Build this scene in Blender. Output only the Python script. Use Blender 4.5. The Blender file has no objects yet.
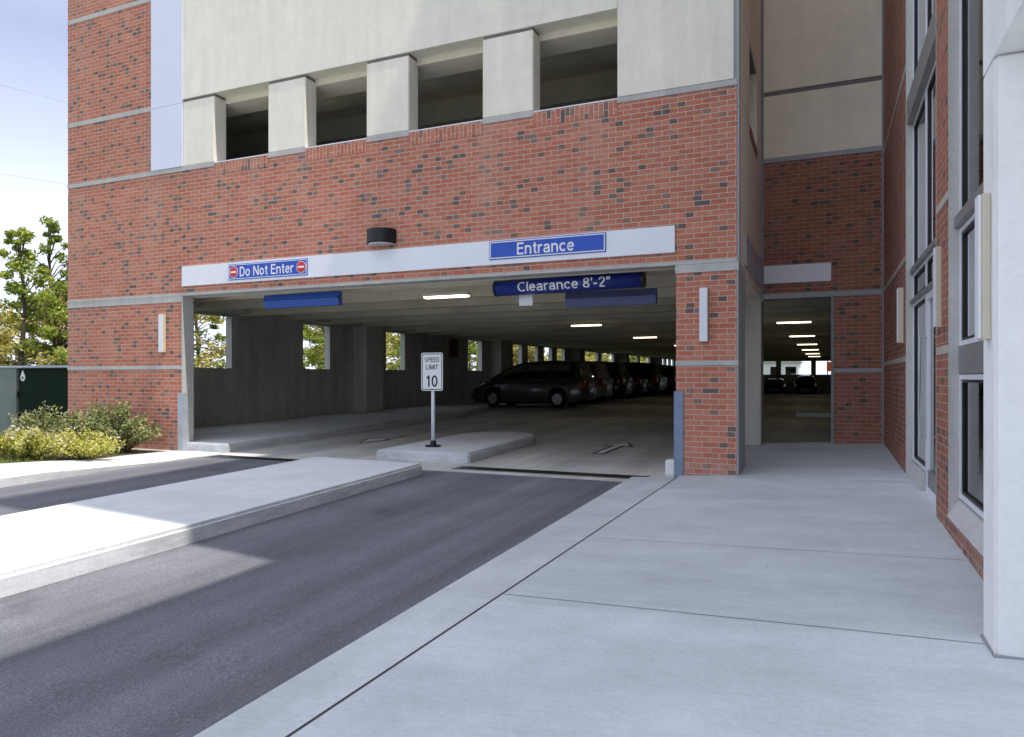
import bpy, bmesh, math, random
from mathutils import Vector, Matrix, Euler
random.seed(7)
scene = bpy.context.scene
COL = scene.collection
R = math.radians

# ------------------------------------------------------------------ materials
def new_mat(name):
    m = bpy.data.materials.new(name); m.use_nodes = True
    nt = m.node_tree; nt.nodes.clear()
    out = nt.nodes.new('ShaderNodeOutputMaterial')
    return m, nt, out
def N(nt, t, **kw):
    n = nt.nodes.new(t)
    for k, v in kw.items():
        if k in n.inputs: n.inputs[k].default_value = v
        else: setattr(n, k, v)
    return n
def L(nt, a, b): nt.links.new(a, b)
def rgba(c): return (c[0], c[1], c[2], 1)
def ramp(nt, fac, stops, interp='LINEAR'):
    r = nt.nodes.new('ShaderNodeValToRGB'); r.color_ramp.interpolation = interp
    e = r.color_ramp.elements
    while len(e) < len(stops): e.new(.5)
    for i, (p, c) in enumerate(stops):
        e[i].position = p; e[i].color = rgba(c) if not isinstance(c, (int, float)) else (c, c, c, 1)
    L(nt, fac, r.inputs['Fac']); return r
def mixc(nt, fac, a, b, blend='MIX'):
    m = nt.nodes.new('ShaderNodeMix'); m.data_type = 'RGBA'; m.blend_type = blend
    for i, v in ((0, fac), (6, a), (7, b)):
        if isinstance(v, (int, float)): m.inputs[i].default_value = v
        elif isinstance(v, tuple): m.inputs[i].default_value = rgba(v)
        else: L(nt, v, m.inputs[i])
    return m.outputs[2]
def world_noise(nt, scale, detail=4, rough=.6, stretch=(1, 1, 1)):
    g = N(nt, 'ShaderNodeNewGeometry')
    mp = N(nt, 'ShaderNodeMapping'); mp.inputs['Scale'].default_value = stretch
    L(nt, g.outputs['Position'], mp.inputs['Vector'])
    n = N(nt, 'ShaderNodeTexNoise'); n.inputs['Scale'].default_value = scale
    n.inputs['Detail'].default_value = detail; n.inputs['Roughness'].default_value = rough
    L(nt, mp.outputs['Vector'], n.inputs['Vector']); return n.outputs['Fac']
def bump(nt, h, strength, dist):
    b = N(nt, 'ShaderNodeBump'); b.inputs['Strength'].default_value = strength; b.inputs['Distance'].default_value = dist
    L(nt, h, b.inputs['Height']); return b.outputs['Normal']
def bsdf(nt, out, color=None, rough=.8, metal=0., spec=.4, normal=None):
    p = N(nt, 'ShaderNodeBsdfPrincipled')
    if color is not None:
        if isinstance(color, tuple): p.inputs['Base Color'].default_value = rgba(color)
        else: L(nt, color, p.inputs['Base Color'])
    p.inputs['Roughness'].default_value = rough; p.inputs['Metallic'].default_value = metal
    p.inputs['Specular IOR Level'].default_value = spec
    if normal is not None: L(nt, normal, p.inputs['Normal'])
    L(nt, p.outputs[0], out.inputs['Surface']); return p

def plain(name, c, rough=.5, metal=0., var=.12, scale=6., spec=.4):
    m, nt, out = new_mat(name)
    n = world_noise(nt, scale)
    a = tuple(x * (1 - var) for x in c); b = tuple(min(1, x * (1 + var)) for x in c)
    col = ramp(nt, n, [(.3, a), (.7, b)]).outputs[0]
    bsdf(nt, out, col, rough, metal, spec); return m

def concrete(name, c, var=.16, streak=.1, rough=.85, big=.45, fine=40, bmp=.12, stretch=(6, 6, .5), stain=0., famp=1., spots=False):
    m, nt, out = new_mat(name)
    n1 = world_noise(nt, big, 5, .65)
    n2 = world_noise(nt, fine, 3, .7)
    n3 = world_noise(nt, 1.0, 4, .6, stretch)
    n4 = world_noise(nt, 3.5, 6, .75)
    f1 = ramp(nt, n1, [(.3, 1 - var), (.7, 1 + var * .6)]).outputs[0]
    f2 = ramp(nt, n2, [(.25, 1 - .1 * famp), (.75, 1 + .08 * famp)]).outputs[0]
    f3 = ramp(nt, n3, [(.3, 1 - streak), (.7, 1 + streak * .4)]).outputs[0]
    f4 = ramp(nt, n4, [(.3, .93), (.7, 1.04)]).outputs[0]
    col = mixc(nt, 1, c, f1, 'MULTIPLY'); col = mixc(nt, 1, col, f2, 'MULTIPLY')
    col = mixc(nt, 1, col, f3, 'MULTIPLY'); col = mixc(nt, 1, col, f4, 'MULTIPLY')
    if stain:
        n5 = world_noise(nt, 1.7, 6, .8)
        s = ramp(nt, n5, [(.62, 0.), (.72, stain)]).outputs[0]
        col = mixc(nt, s, col, tuple(x * .55 for x in c))
    if spots:
        g = N(nt, 'ShaderNodeNewGeometry'); v = N(nt, 'ShaderNodeTexVoronoi'); v.inputs['Scale'].default_value = 2.2; L(nt, g.outputs['Position'], v.inputs['Vector'])
        d = ramp(nt, v.outputs['Distance'], [(.025, .65), (.05, 0.)]).outputs[0]
        sp = N(nt, 'ShaderNodeSeparateColor'); L(nt, v.outputs['Color'], sp.inputs[0])
        k = ramp(nt, sp.outputs[0], [(.0, 1.), (.3, 0.)], 'CONSTANT').outputs[0]
        col = mixc(nt, mixc(nt, 1, d, k, 'MULTIPLY'), col, tuple(x * .35 for x in c))
        br = world_noise(nt, 10, 3, .6, (.35, 9, 1)); col = mixc(nt, 1, col, ramp(nt, br, [(.3, .955), (.7, 1.03)]).outputs[0], 'MULTIPLY')
        # scuffs and grime on upright kerb faces, slab-to-slab tone
        nz = N(nt, 'ShaderNodeSeparateXYZ'); L(nt, g.outputs['True Normal'], nz.inputs[0])
        up = ramp(nt, nz.outputs['Z'], [(.3, 1.), (.6, 0.)]).outputs[0]
        sc = ramp(nt, world_noise(nt, 2.2, 6, .75, (1, .5, 3)), [(.42, 0.), (.66, .6)]).outputs[0]
        col = mixc(nt, mixc(nt, 1, up, sc, 'MULTIPLY'), col, tuple(x * .42 for x in c))
        ps = N(nt, 'ShaderNodeSeparateXYZ'); L(nt, g.outputs['Position'], ps.inputs[0])
        dv = N(nt, 'ShaderNodeMath', operation='DIVIDE'); L(nt, ps.outputs['Y'], dv.inputs[0]); dv.inputs[1].default_value = 14
        col = mixc(nt, 1, col, ramp(nt, dv.outputs[0], [(0, 1.03), (.285, .965), (.40, 1.02), (.65, .95)], 'CONSTANT').outputs[0], 'MULTIPLY')
        wv = world_noise(nt, .9, 7, .7, (1., .35, 1)); col = mixc(nt, ramp(nt, wv, [(.55, 0.), (.7, .3)]).outputs[0], col, tuple(x * .72 for x in c))
    bsdf(nt, out, col, rough, 0, .3, bump(nt, n2, bmp, .01)); return m

def brick(name, dark=.11, tone=1.0):
    m, nt, out = new_mat(name)
    uv = N(nt, 'ShaderNodeUVMap')
    b = N(nt, 'ShaderNodeTexBrick'); b.offset = .5; b.squash = 1
    b.inputs['Color1'].default_value = (0, 0, 0, 1); b.inputs['Color2'].default_value = (1, 1, 1, 1)
    b.inputs['Mortar'].default_value = (.5, .5, .5, 1)
    b.inputs['Scale'].default_value = 1; b.inputs['Mortar Size'].default_value = .0046
    b.inputs['Mortar Smooth'].default_value = .15; b.inputs['Bias'].default_value = 0
    b.inputs['Brick Width'].default_value = .2032; b.inputs['Row Height'].default_value = .0677
    L(nt, uv.outputs[0], b.inputs['Vector'])
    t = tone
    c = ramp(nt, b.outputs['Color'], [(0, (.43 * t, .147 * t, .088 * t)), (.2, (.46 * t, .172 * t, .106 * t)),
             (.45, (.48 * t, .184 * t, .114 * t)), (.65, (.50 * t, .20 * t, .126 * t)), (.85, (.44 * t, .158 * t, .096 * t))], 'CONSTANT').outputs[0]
    # dark half-length headers scattered through the bond
    su = N(nt, 'ShaderNodeSeparateXYZ'); L(nt, uv.outputs[0], su.inputs[0]); cb = N(nt, 'ShaderNodeCombineXYZ')
    for k, (ax, div) in enumerate((('X', .1016), ('Y', .0677))):
        dv = N(nt, 'ShaderNodeMath', operation='DIVIDE'); L(nt, su.outputs[ax], dv.inputs[0]); dv.inputs[1].default_value = div
        fl = N(nt, 'ShaderNodeMath', operation='FLOOR'); L(nt, dv.outputs[0], fl.inputs[0]); L(nt, fl.outputs[0], cb.inputs[k])
    wn = N(nt, 'ShaderNodeTexWhiteNoise', noise_dimensions='2D'); L(nt, cb.outputs[0], wn.inputs['Vector'])
    hd = ramp(nt, wn.outputs['Value'], [(0, 1.), (dark, 0.)], 'CONSTANT').outputs[0]
    dk = ramp(nt, b.outputs['Color'], [(0, (.18 * t, .125 * t, .10 * t)), (.4, (.24 * t, .155 * t, .12 * t)), (.75, (.14 * t, .105 * t, .09 * t))], 'CONSTANT').outputs[0]
    c = mixc(nt, hd, c, dk)
    n = world_noise(nt, 30, 4, .7); nb = world_noise(nt, .7, 4, .6)
    c = mixc(nt, 1, c, ramp(nt, n, [(.25, .82), (.75, 1.15)]).outputs[0], 'MULTIPLY')
    c = mixc(nt, 1, c, ramp(nt, nb, [(.3, .9), (.7, 1.08)]).outputs[0], 'MULTIPLY')
    wt = world_noise(nt, 1.0, 5, .65, (1.2, 1.2, .25)); c = mixc(nt, ramp(nt, wt, [(.5, 0.), (.75, .28)]).outputs[0], c, (.50 * t, .36 * t, .29 * t))
    c = mixc(nt, b.outputs['Fac'], c, (.50 * t, .43 * t, .375 * t))
    # pale salts near the foot of the wall
    sp = N(nt, 'ShaderNodeSeparateXYZ'); g = N(nt, 'ShaderNodeNewGeometry'); L(nt, g.outputs['Position'], sp.inputs[0])
    foot = ramp(nt, sp.outputs['Z'], [(0., .55), (.28, 0.)]).outputs[0]
    ef = ramp(nt, world_noise(nt, 7, 5, .7), [(.42, 0.), (.7, 1.)]).outputs[0]
    c = mixc(nt, mixc(nt, 1, foot, ef, 'MULTIPLY'), c, (.5, .45, .42))
    inv = N(nt, 'ShaderNodeMath', operation='SUBTRACT'); inv.inputs[0].default_value = 1; L(nt, b.outputs['Fac'], inv.inputs[1])
    bsdf(nt, out, c, .85, 0, .25, bump(nt, inv.outputs[0], .5, .006)); return m

def asphalt(name):
    m, nt, out = new_mat(name)
    f = world_noise(nt, 90, 3, .78); s = world_noise(nt, .5, 5, .6, (2.8, .07, 1)); b2 = world_noise(nt, .9, 5, .65)
    c = ramp(nt, f, [(.3, (.098, .10, .113)), (.52, (.160, .163, .185)), (.75, (.31, .31, .33))]).outputs[0]
    c = mixc(nt, 1, c, ramp(nt, s, [(.30, .55), (.48, .95), (.70, 1.35)]).outputs[0], 'MULTIPLY')
    c = mixc(nt, 1, c, ramp(nt, b2, [(.3, .82), (.7, 1.12)]).outputs[0], 'MULTIPLY')
    oil = ramp(nt, world_noise(nt, .8, 7, .75, (1.3, .7, 1)), [(.60, 0.), (.70, .5)]).outputs[0]; c = mixc(nt, oil, c, (.055, .054, .058))
    dust = ramp(nt, world_noise(nt, .6, 6, .7, (1.5, .3, 1)), [(.58, 0.), (.75, .35)]).outputs[0]; c = mixc(nt, dust, c, (.30, .29, .27))
    bsdf(nt, out, c, .88, 0, .3, bump(nt, f, .5, .008)); return m

def emis(name, c, s):
    m, nt, out = new_mat(name)
    e = N(nt, 'ShaderNodeEmission'); e.inputs[0].default_value = rgba(c); e.inputs[1].default_value = s
    L(nt, e.outputs[0], out.inputs['Surface']); return m

def glass(name, tint=(.42, .46, .47), refl=.07):
    m, nt, out = new_mat(name)
    t = N(nt, 'ShaderNodeBsdfTransparent'); t.inputs[0].default_value = rgba(tint)
    g = N(nt, 'ShaderNodeBsdfGlossy'); g.inputs['Roughness'].default_value = .02
    n = world_noise(nt, 1.2, 2, .5); L(nt, bump(nt, n, .02, .05), g.inputs['Normal'])
    fr = N(nt, 'ShaderNodeFresnel'); fr.inputs[0].default_value = 2.0
    mx = N(nt, 'ShaderNodeMixShader'); ma = N(nt, 'ShaderNodeMath', operation='MULTIPLY_ADD'); L(nt, fr.outputs[0], ma.inputs[0]); ma.inputs[1].default_value = .85; ma.inputs[2].default_value = refl; L(nt, ma.outputs[0], mx.inputs[0]); L(nt, t.outputs[0], mx.inputs[1]); L(nt, g.outputs[0], mx.inputs[2])
    L(nt, mx.outputs[0], out.inputs['Surface']); return m

def leaf(name, stops, trans=.35):
    m, nt, out = new_mat(name)
    g = N(nt, 'ShaderNodeNewGeometry')
    n = world_noise(nt, 1.1, 3, .6)
    ad = N(nt, 'ShaderNodeMath', operation='MULTIPLY_ADD'); L(nt, g.outputs['Random Per Island'], ad.inputs[0]); ad.inputs[1].default_value = .6
    sc = N(nt, 'ShaderNodeMath', operation='MULTIPLY'); L(nt, n, sc.inputs[0]); sc.inputs[1].default_value = .45
    L(nt, sc.outputs[0], ad.inputs[2])
    c = ramp(nt, ad.outputs[0], stops).outputs[0]
    d = N(nt, 'ShaderNodeBsdfPrincipled'); L(nt, c, d.inputs['Base Color']); d.inputs['Roughness'].default_value = .55; d.inputs['Specular IOR Level'].default_value = .35
    t = N(nt, 'ShaderNodeBsdfTranslucent'); L(nt, mixc(nt, 1, c, (1.25, 1.2, .6), 'MULTIPLY'), t.inputs[0])
    mx = N(nt, 'ShaderNodeMixShader'); mx.inputs[0].default_value = trans
    L(nt, d.outputs[0], mx.inputs[1]); L(nt, t.outputs[0], mx.inputs[2]); L(nt, mx.outputs[0], out.inputs['Surface']); return m

def paint(name, c, rough=.3, metal=.3):
    m, nt, out = new_mat(name)
    n = world_noise(nt, 3, 4)
    col = ramp(nt, n, [(.3, tuple(x * .9 for x in c)), (.7, tuple(x * 1.1 for x in c))]).outputs[0]
    p = bsdf(nt, out, col, rough, metal, .5); p.inputs['Coat Weight'].default_value = .6; p.inputs['Coat Roughness'].default_value = .08; return m

M = dict(
    brick=brick('red_brick', .11, 1.06), brick_shade=brick('red_brick_shaded', .12, .7),  # second one is the same brick with shade darkened into its tone
    band=concrete('band_concrete', (.52, .51, .48), .08, .12),
    cream=concrete('cream_panel', (.87, .82, .69), .05, .07, big=.4, fine=25, bmp=.03, famp=.25),
    cream_grey=concrete('beige_panel', (.86, .79, .63), .05, .06, big=.6, fine=25, bmp=.03, famp=.25),
    tan=concrete('tan_band', (.46, .43, .37), .08, .1),
    reveal=plain('reveal_joint', (.20, .195, .185), .8),
    joint=plain('grey_sealant', (.27, .28, .29), .7),
    joint_dark=plain('dark_sealant', (.05, .048, .042), .8),
    strip=concrete('painted_edge_strip', (.40, .41, .42), .08, .1),
    jamb=concrete('jamb_concrete', (.55, .55, .52), .08, .12),
    pale=plain('pale_painted_panel', (.80, .82, .86), .55, 0, .03, 1.5),
    lavender=plain('white_panel_sheet', (.70, .73, .84), .45, 0, .03, .8),
    lavgrey=plain('grey_blank_panel', (.45, .44, .50), .55, 0, .04, 1.5),
    sidewalk=concrete('sidewalk_concrete', (.585, .622, .638), .18, .12, big=.35, stretch=(.8, 2.5, 1), bmp=.2, stain=.25, spots=True),
    kerb=concrete('kerb_concrete', (.58, .61, .62), .18, .12, big=.8, stretch=(2.5, .6, 1), bmp=.2, stain=.4, spots=True),
    island=concrete('island_concrete', (.72, .74, .75), .12, .08, big=.5, stretch=(1, .6, 1), bmp=.15, stain=.3, spots=True),
    floor=concrete('garage_floor_concrete', (.62, .61, .57), .22, .3, big=.4, stretch=(1.6, .12, 1), rough=.6, bmp=.1, stain=.4),
    inner=concrete('garage_concrete', (.56, .545, .50), .2, .22, big=.5, stretch=(3, 3, .35), stain=.4),
    ceil=concrete('ceiling_concrete', (.72, .67, .54), .2, .15, big=.6, stretch=(.3, 3, 1), stain=.2),
    column=concrete('column_concrete', (.62, .62, .55), .1, .12),
    white_wall=concrete('white_concrete', (.84, .84, .82), .04, .06, big=.8, stretch=(3, 3, .3), bmp=.05, famp=.35),
    asphalt=asphalt('asphalt'),
    grass_ground=concrete('lawn_ground', (.10, .13, .035), .35, .2, big=.4, fine=20, bmp=.5),
    mulch=concrete('mulch', (.10, .07, .05), .3, .2, big=2, fine=30, bmp=.6),
    blue=plain('sign_blue', (.02, .085, .48), .35, 0, .04), blue_bar=plain('tube_blue', (.012, .03, .22), .3, 0, .05),
    blue_flat=plain('bent_sign_blue', (.035, .10, .42), .45, 0, .06), blue_dull=plain('muted_sign_blue', (.10, .12, .26), .5, 0, .06),  # blue_dull: a greyer blue for the panel behind the clearance bar
    guard=plain('blue_grey_steel', (.20, .26, .36), .5, .2, .1), guard_pale=plain('pale_steel', (.42, .45, .50), .5, .2, .1),
    white=plain('white_paint', (.80, .80, .80), .45, 0, .03), letter=plain('white_lettering', (.82, .82, .80), .45, 0, .02),
    red=plain('sign_red', (.62, .03, .025), .4), black=plain('black_paint', (.012, .012, .014), .45, 0, .15),
    blackmetal=plain('dark_bronze_metal', (.018, .016, .016), .4, .4, .15),
    steel=plain('galvanised_steel', (.46, .48, .49), .42, .6, .1), alu=plain('white_aluminium', (.80, .82, .86), .38, .2, .05),
    dark_alu=plain('grey_metal_panel', (.27, .262, .255), .45, .3, .08),
    sconce=plain('cream_sconce', (.62, .56, .42), .5, 0, .04), sconce_face=plain('white_acrylic', (.76, .78, .82), .4, 0, .03),
    tube=emis('lit_tube', (1, .84, .56), 5.5), green=plain('dark_green_steel', (.010, .022, .014), .9, 0, .15, 2., .1),
    grey_green=plain('grey_green_steel', (.16, .19, .17), .5, .1, .1, 2.),
    maroon=plain('dark_red_steel', (.10, .02, .012), .5), orange=plain('orange_sheet', (.75, .12, .03), .6),
    glass=glass('clear_glass', (.5, .54, .55), .15), carglass=glass('car_glass', (.05, .055, .055), .0),
    tyre=plain('tyre_rubber', (.012, .012, .012), .85), rim=plain('alloy_rim', (.42, .42, .42), .35, .8),
    chrome=plain('chrome', (.6, .6, .6), .2, 1.), lamp=plain('headlight_lens', (.55, .56, .58), .15), tail=plain('tail_lens', (.30, .008, .008), .2),
    under=plain('underbody', (.006, .006, .006), .9), plastic=plain('grey_plastic', (.05, .05, .052), .6),
    bark=concrete('bark', (.11, .085, .06), .3, .3, fine=25, bmp=.6),
    leaf_a=leaf('leaf_yellow_green', [(.2, (.10, .16, .03)), (.5, (.28, .36, .07)), (.8, (.52, .53, .12))]),
    leaf_b=leaf('leaf_mid_green', [(.2, (.07, .12, .03)), (.5, (.20, .27, .055)), (.8, (.42, .45, .10))]),
    leaf_c=leaf('leaf_olive', [(.2, (.16, .15, .04)), (.5, (.38, .34, .10)), (.8, (.60, .50, .18))]),
    leaf_s=leaf('shrub_leaf_olive', [(.2, (.08, .11, .04)), (.5, (.23, .26, .10)), (.8, (.42, .42, .18))], .2),
    leaf_y=leaf('shrub_leaf_yellow', [(.2, (.18, .20, .03)), (.5, (.46, .46, .09)), (.8, (.70, .66, .22))], .25),
    blossom=leaf('pale_blossom', [(.2, (.6, .5, .45)), (.8, (.8, .72, .68))], .2),
    blade=leaf('grass_blade', [(.2, (.06, .10, .012)), (.5, (.13, .19, .022)), (.8, (.25, .28, .05))], .3),
    lobby=plain('lobby_wall', (.30, .29, .27), .8), lobby_floor=plain('lobby_floor', (.15, .13, .11), .3),
    cable=plain('cable_black', (.36, .36, .42), .7), far_wall=plain('far_white_wall', (.7, .7, .68), .8),
)

# ------------------------------------------------------------------ mesh helpers
class MB:
    def __init__(s): s.v = []; s.f = []; s.mi = []; s.rot = []
    def quad(s, *p, rot=False):
        i = len(s.v); s.v += [tuple(q) for q in p]; s.f.append(tuple(range(i, i + len(p)))); s.rot.append(rot); return s
    def box(s, x0, x1, y0, y1, z0, z1, rot=False, zf=None):
        i = len(s.v)
        P = [(x0, y0, z0), (x1, y0, z0), (x1, y1, z0), (x0, y1, z0), (x0, y0, z1), (x1, y0, z1), (x1, y1, z1), (x0, y1, z1)]
        if zf: P = [(x, y, z + zf(x, y)) for x, y, z in P]
        s.v += P
        for f in ((3, 2, 1, 0), (4, 5, 6, 7), (0, 1, 5, 4), (1, 2, 6, 5), (2, 3, 7, 6), (3, 0, 4, 7)):
            s.f.append(tuple(i + k for k in f)); s.rot.append(rot)
        return s
    def prism(s, pts, axis, a, b):
        """closed 2-D outline pts extruded along axis from a to b; 2-D pts are the other two axes in order"""
        n = len(pts); i = len(s.v)
        def P(p, t):
            return {'x': (t, p[0], p[1]), 'y': (p[0], t, p[1]), 'z': (p[0], p[1], t)}[axis]
        s.v += [P(p, a) for p in pts] + [P(p, b) for p in pts]
        s.f.append(tuple(range(i + n - 1, i - 1, -1))); s.f.append(tuple(range(i + n, i + 2 * n)))
        for k in range(n):
            s.f.append((i + k, i + (k + 1) % n, i + n + (k + 1) % n, i + n + k))
        s.rot += [False] * (n + 2); return s
    def tube(s, path, r, n=10, caps=True):
        path = [Vector(p) for p in path]; rs = r if isinstance(r, (list, tuple)) else [r] * len(path)
        rings = []
        for k, p in enumerate(path):
            d = (path[min(k + 1, len(path) - 1)] - path[max(k - 1, 0)]).normalized()
            a = d.cross(Vector((0, 0, 1)));
            if a.length < .05: a = d.cross(Vector((1, 0, 0)))
            a.normalize(); b = d.cross(a)
            i = len(s.v)
            for j in range(n):
                t = 2 * math.pi * j / n; s.v.append(tuple(p + (a * math.cos(t) + b * math.sin(t)) * rs[k]))
            rings.append(i)
        for q, w in zip(rings, rings[1:]):
            for j in range(n):
                s.f.append((q + j, q + (j + 1) % n, w + (j + 1) % n, w + j)); s.rot.append(False)
        if caps:
            s.f.append(tuple(range(rings[0] + n - 1, rings[0] - 1, -1))); s.f.append(tuple(range(rings[-1], rings[-1] + n))); s.rot += [False] * 2
        return s
    def build(s, name, mat, parent=None, bevel=0, smooth=False, uv=True, local=False, seg=2, fix=True, **props):
        me = bpy.data.meshes.new(name); me.from_pydata(s.v, [], s.f)
        if uv:
            u = me.uv_layers.new(name='UVMap').data
            for p in me.polygons:
                nx, ny, nz = (abs(t) for t in p.normal); r = s.rot[p.index]
                for li in p.loop_indices:
                    x, y, z = me.vertices[me.loops[li].vertex_index].co
                    w = (y, z) if nx >= ny and nx >= nz else ((x, z) if ny >= nz else (x, y))
                    u[li].uv = (w[1], w[0]) if r else w
        if fix or bevel:
            bm = bmesh.new(); bm.from_mesh(me)
            if fix: bmesh.ops.recalc_face_normals(bm, faces=bm.faces)
            if bevel:
                es = [e for e in bm.edges if len(e.link_faces) == 2 and e.calc_face_angle(0) > .6]
                bmesh.ops.bevel(bm, geom=es, offset=bevel, segments=seg, affect='EDGES', clamp_overlap=True)
            bm.to_mesh(me); bm.free()
        if smooth:
            for p in me.polygons: p.use_smooth = True
        me.materials.append(mat)
        return link(name, me, parent, local, **props)
def link(name, me, parent=None, local=False, **props):
    o = bpy.data.objects.new(name, me); COL.objects.link(o)
    if parent is not None:
        if not local: me.transform(origin_of(parent).inverted())
        o.parent = parent
    for k, v in props.items(): o[k] = v
    return o
def origin_of(o):
    m = Matrix.LocRotScale(o.location, o.rotation_euler, o.scale)
    return origin_of(o.parent) @ m if o.parent else m
def thing(name, label, cat, loc=(0, 0, 0), rz=0, group=None):
    o = bpy.data.objects.new(name, None); COL.objects.link(o); o.location = loc; o.rotation_euler = (0, 0, rz)
    o.empty_display_size = .2
    o['label'] = label; o['category'] = cat
    if group: o['group'] = group
    return o
def tag(o, label, cat, group=None):
    o['label'] = label; o['category'] = cat
    if group: o['group'] = group
    return o
def dup(root, loc, rz=0, label=None, scale=None):
    def cp(o, parent):
        c = o.copy(); COL.objects.link(c); c.parent = parent
        for ch in o.children: cp(ch, c)
        return c
    r = cp(root, None); r.location = loc; r.rotation_euler = (0, 0, rz)
    if scale: r.scale = scale
    if label: r['label'] = label
    return r
def _arc(cx, cy, rx, ry, a0, a1, n=14):
    return [(cx + rx * math.cos(R(a0 + (a1 - a0) * k / n)), cy + ry * math.sin(R(a0 + (a1 - a0) * k / n))) for k in range(n + 1)]
_h = .066
GLYPH = {   # advance width, strokes (centre lines), cap height 1
    'E': (.60, [[(_h, 0), (_h, 1)], [(_h, 1 - _h), (.6, 1 - _h)], [(_h, .53), (.56, .53)], [(_h, _h), (.61, _h)]]),
    'n': (.58, [[(_h, 0), (_h, .73)], [(_h, .40)] + _arc(.29, .42, .224, .245, 175, 0) + [(.514, 0)]]),
    't': (.36, [[(.19, .93)] + [(.19, .2)] + _arc(.30, .19, .11, .125, 180, 268, 6) + [(.36, _h)], [(.02, .66), (.36, .66)]]),
    'r': (.37, [[(_h, 0), (_h, .73)], [(_h, .36)] + _arc(.32, .40, .254, .262, 170, 92, 8) + [(.37, .665)]]),
    'a': (.58, [_arc(.28, .50, .20, .165, 172, 0, 10) + [(.48, .40), (.48, .15), (.50, .07), (.58, .06)], [(.48, .42), (.36, .395), (.20, .365)] + _arc(.21, .21, .145, .15, 100, 270, 10) + _arc(.28, .26, .20, .20, 280, 355, 6)]),
    'c': (.56, [_arc(.30, .365, .232, .3, 38, 322, 22)]),
    'e': (.58, [[(.07, .385), (.52, .385)] + _arc(.295, .365, .228, .3, 4, 322, 24)]),
    'D': (.70, [[(_h, 0), (_h, 1)], [(_h, 1 - _h), (.32, 1 - _h)] + _arc(.32, .5, .315, .434, 90, -90, 18) + [(_h, _h)]]),
    'o': (.60, [_arc(.30, .365, .235, .3, 0, 366, 28)]),
    'N': (.74, [[(_h, 0), (_h, 1)], [(.674, 0), (.674, 1)], [(.085, .98), (.655, .02)]]),
    'C': (.74, [_arc(.40, .5, .335, .436, 42, 318, 24)]),
    'l': (.14, [[(.07, 0), (.07, 1)]]), 'I': (.14, [[(.07, 0), (.07, 1)]]),
    '8': (.58, [_arc(.29, .738, .19, .197, 0, 366, 22), _arc(.29, .275, .222, .21, 0, 366, 24)]),
    "'": (.12, [[(.06, 1), (.06, .66)]]), '"': (.30, [[(.06, 1), (.06, .66)], [(.24, 1), (.24, .66)]]),
    '-': (.34, [[(.02, .37), (.32, .37)]]), ' ': (.22, []),
    '2': (.58, [_arc(.29, .70, .215, .235, 175, -40, 14) + [(.10, .12)], [(.06, _h), (.53, _h)]]),
    'S': (.64, [_arc(.32, .735, .235, .2, 25, 262, 14) + _arc(.32, .275, .25, .21, 82, -155, 14)]),
    'P': (.62, [[(_h, 0), (_h, 1)], [(_h, 1 - _h), (.34, 1 - _h)] + _arc(.34, .70, .22, .234, 90, -90, 12) + [(_h, .466)]]),
    'L': (.56, [[(_h, 0), (_h, 1)], [(_h, _h), (.55, _h)]]),
    'M': (.86, [[(_h, 0), (_h, 1)], [(.794, 0), (.794, 1)], [(.09, .97), (.43, .03)], [(.77, .97), (.43, .03)]]),
    'T': (.60, [[(.30, 0), (.30, 1)], [(0, 1 - _h), (.6, 1 - _h)]]),
    '1': (.42, [[(.28, 0), (.28, 1)], [(.06, .77), (.25, .84)]]),
    '0': (.58, [_arc(.29, .5, .215, .436, 0, 366, 28)]),
}
def text(name, body, width, height, mat, parent, loc, thick=.0, weight=.15, gap=.12, **props):
    """sans serif lettering of flat strokes, fitted into width x height and centred at loc, facing -y"""
    V, F_ = [], []; x = 0
    for ci, ch in enumerate(body):
        w, strokes = GLYPH[ch]
        for si, st in enumerate(strokes):
            pts = []
            for a, b in zip(st, st[1:]):
                n = max(1, int(math.dist(a, b) / .11)); pts += [(a[0] + (b[0] - a[0]) * k / n, a[1] + (b[1] - a[1]) * k / n) for k in range(n)]
            pts.append(st[-1]); base = len(V)
            for k, p in enumerate(pts):
                d0 = Vector(p) - Vector(pts[k - 1]) if k else None; d1 = Vector(pts[k + 1]) - Vector(p) if k < len(pts) - 1 else None
                if d0 is None: d0 = d1
                if d1 is None: d1 = d0
                d0 = d0.normalized(); d1 = d1.normalized(); m = (d0 + d1).normalized(); nrm = Vector((-m.y, m.x)) * (weight / 2 / max(.5, m.dot(d0)))
                V += [(x + p[0] + nrm.x, p[1] + nrm.y, .0004 * si), (x + p[0] - nrm.x, p[1] - nrm.y, .0004 * si)]
            F_ += [(base + 2 * k, base + 2 * k + 1, base + 2 * k + 3, base + 2 * k + 2) for k in range(len(pts) - 1)]
        x += w + gap
    x0, x1 = min(v[0] for v in V), max(v[0] for v in V); sx, sy = width / (x1 - x0), height
    me = bpy.data.meshes.new(name)
    me.from_pydata([(loc[0] + (v[0] - (x0 + x1) / 2) * sx, loc[1] - v[2] - .0005, loc[2] + (v[1] - .5) * sy) for v in V], [], F_)
    me.materials.append(mat)
    return link(name, me, parent, **props)

# ------------------------------------------------------------------ ground levels
def z_walk(x, y): return .05 * (x + 1) + .02 * (y - 9.29) if y < 12 else .05 * (x + 1) + .0542 + .02 * (y - 12)
def z_road(y): return -.08 + .02 * (y - 9)
def z_floor(y): return -.08 + .02 * (y - 9) if y < 12 else (-.02 + .012 * (y - 12) if y < 40 else .316 - .02 * (y - 40))
def lift(y): return .0045 * (y - 12)

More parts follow.
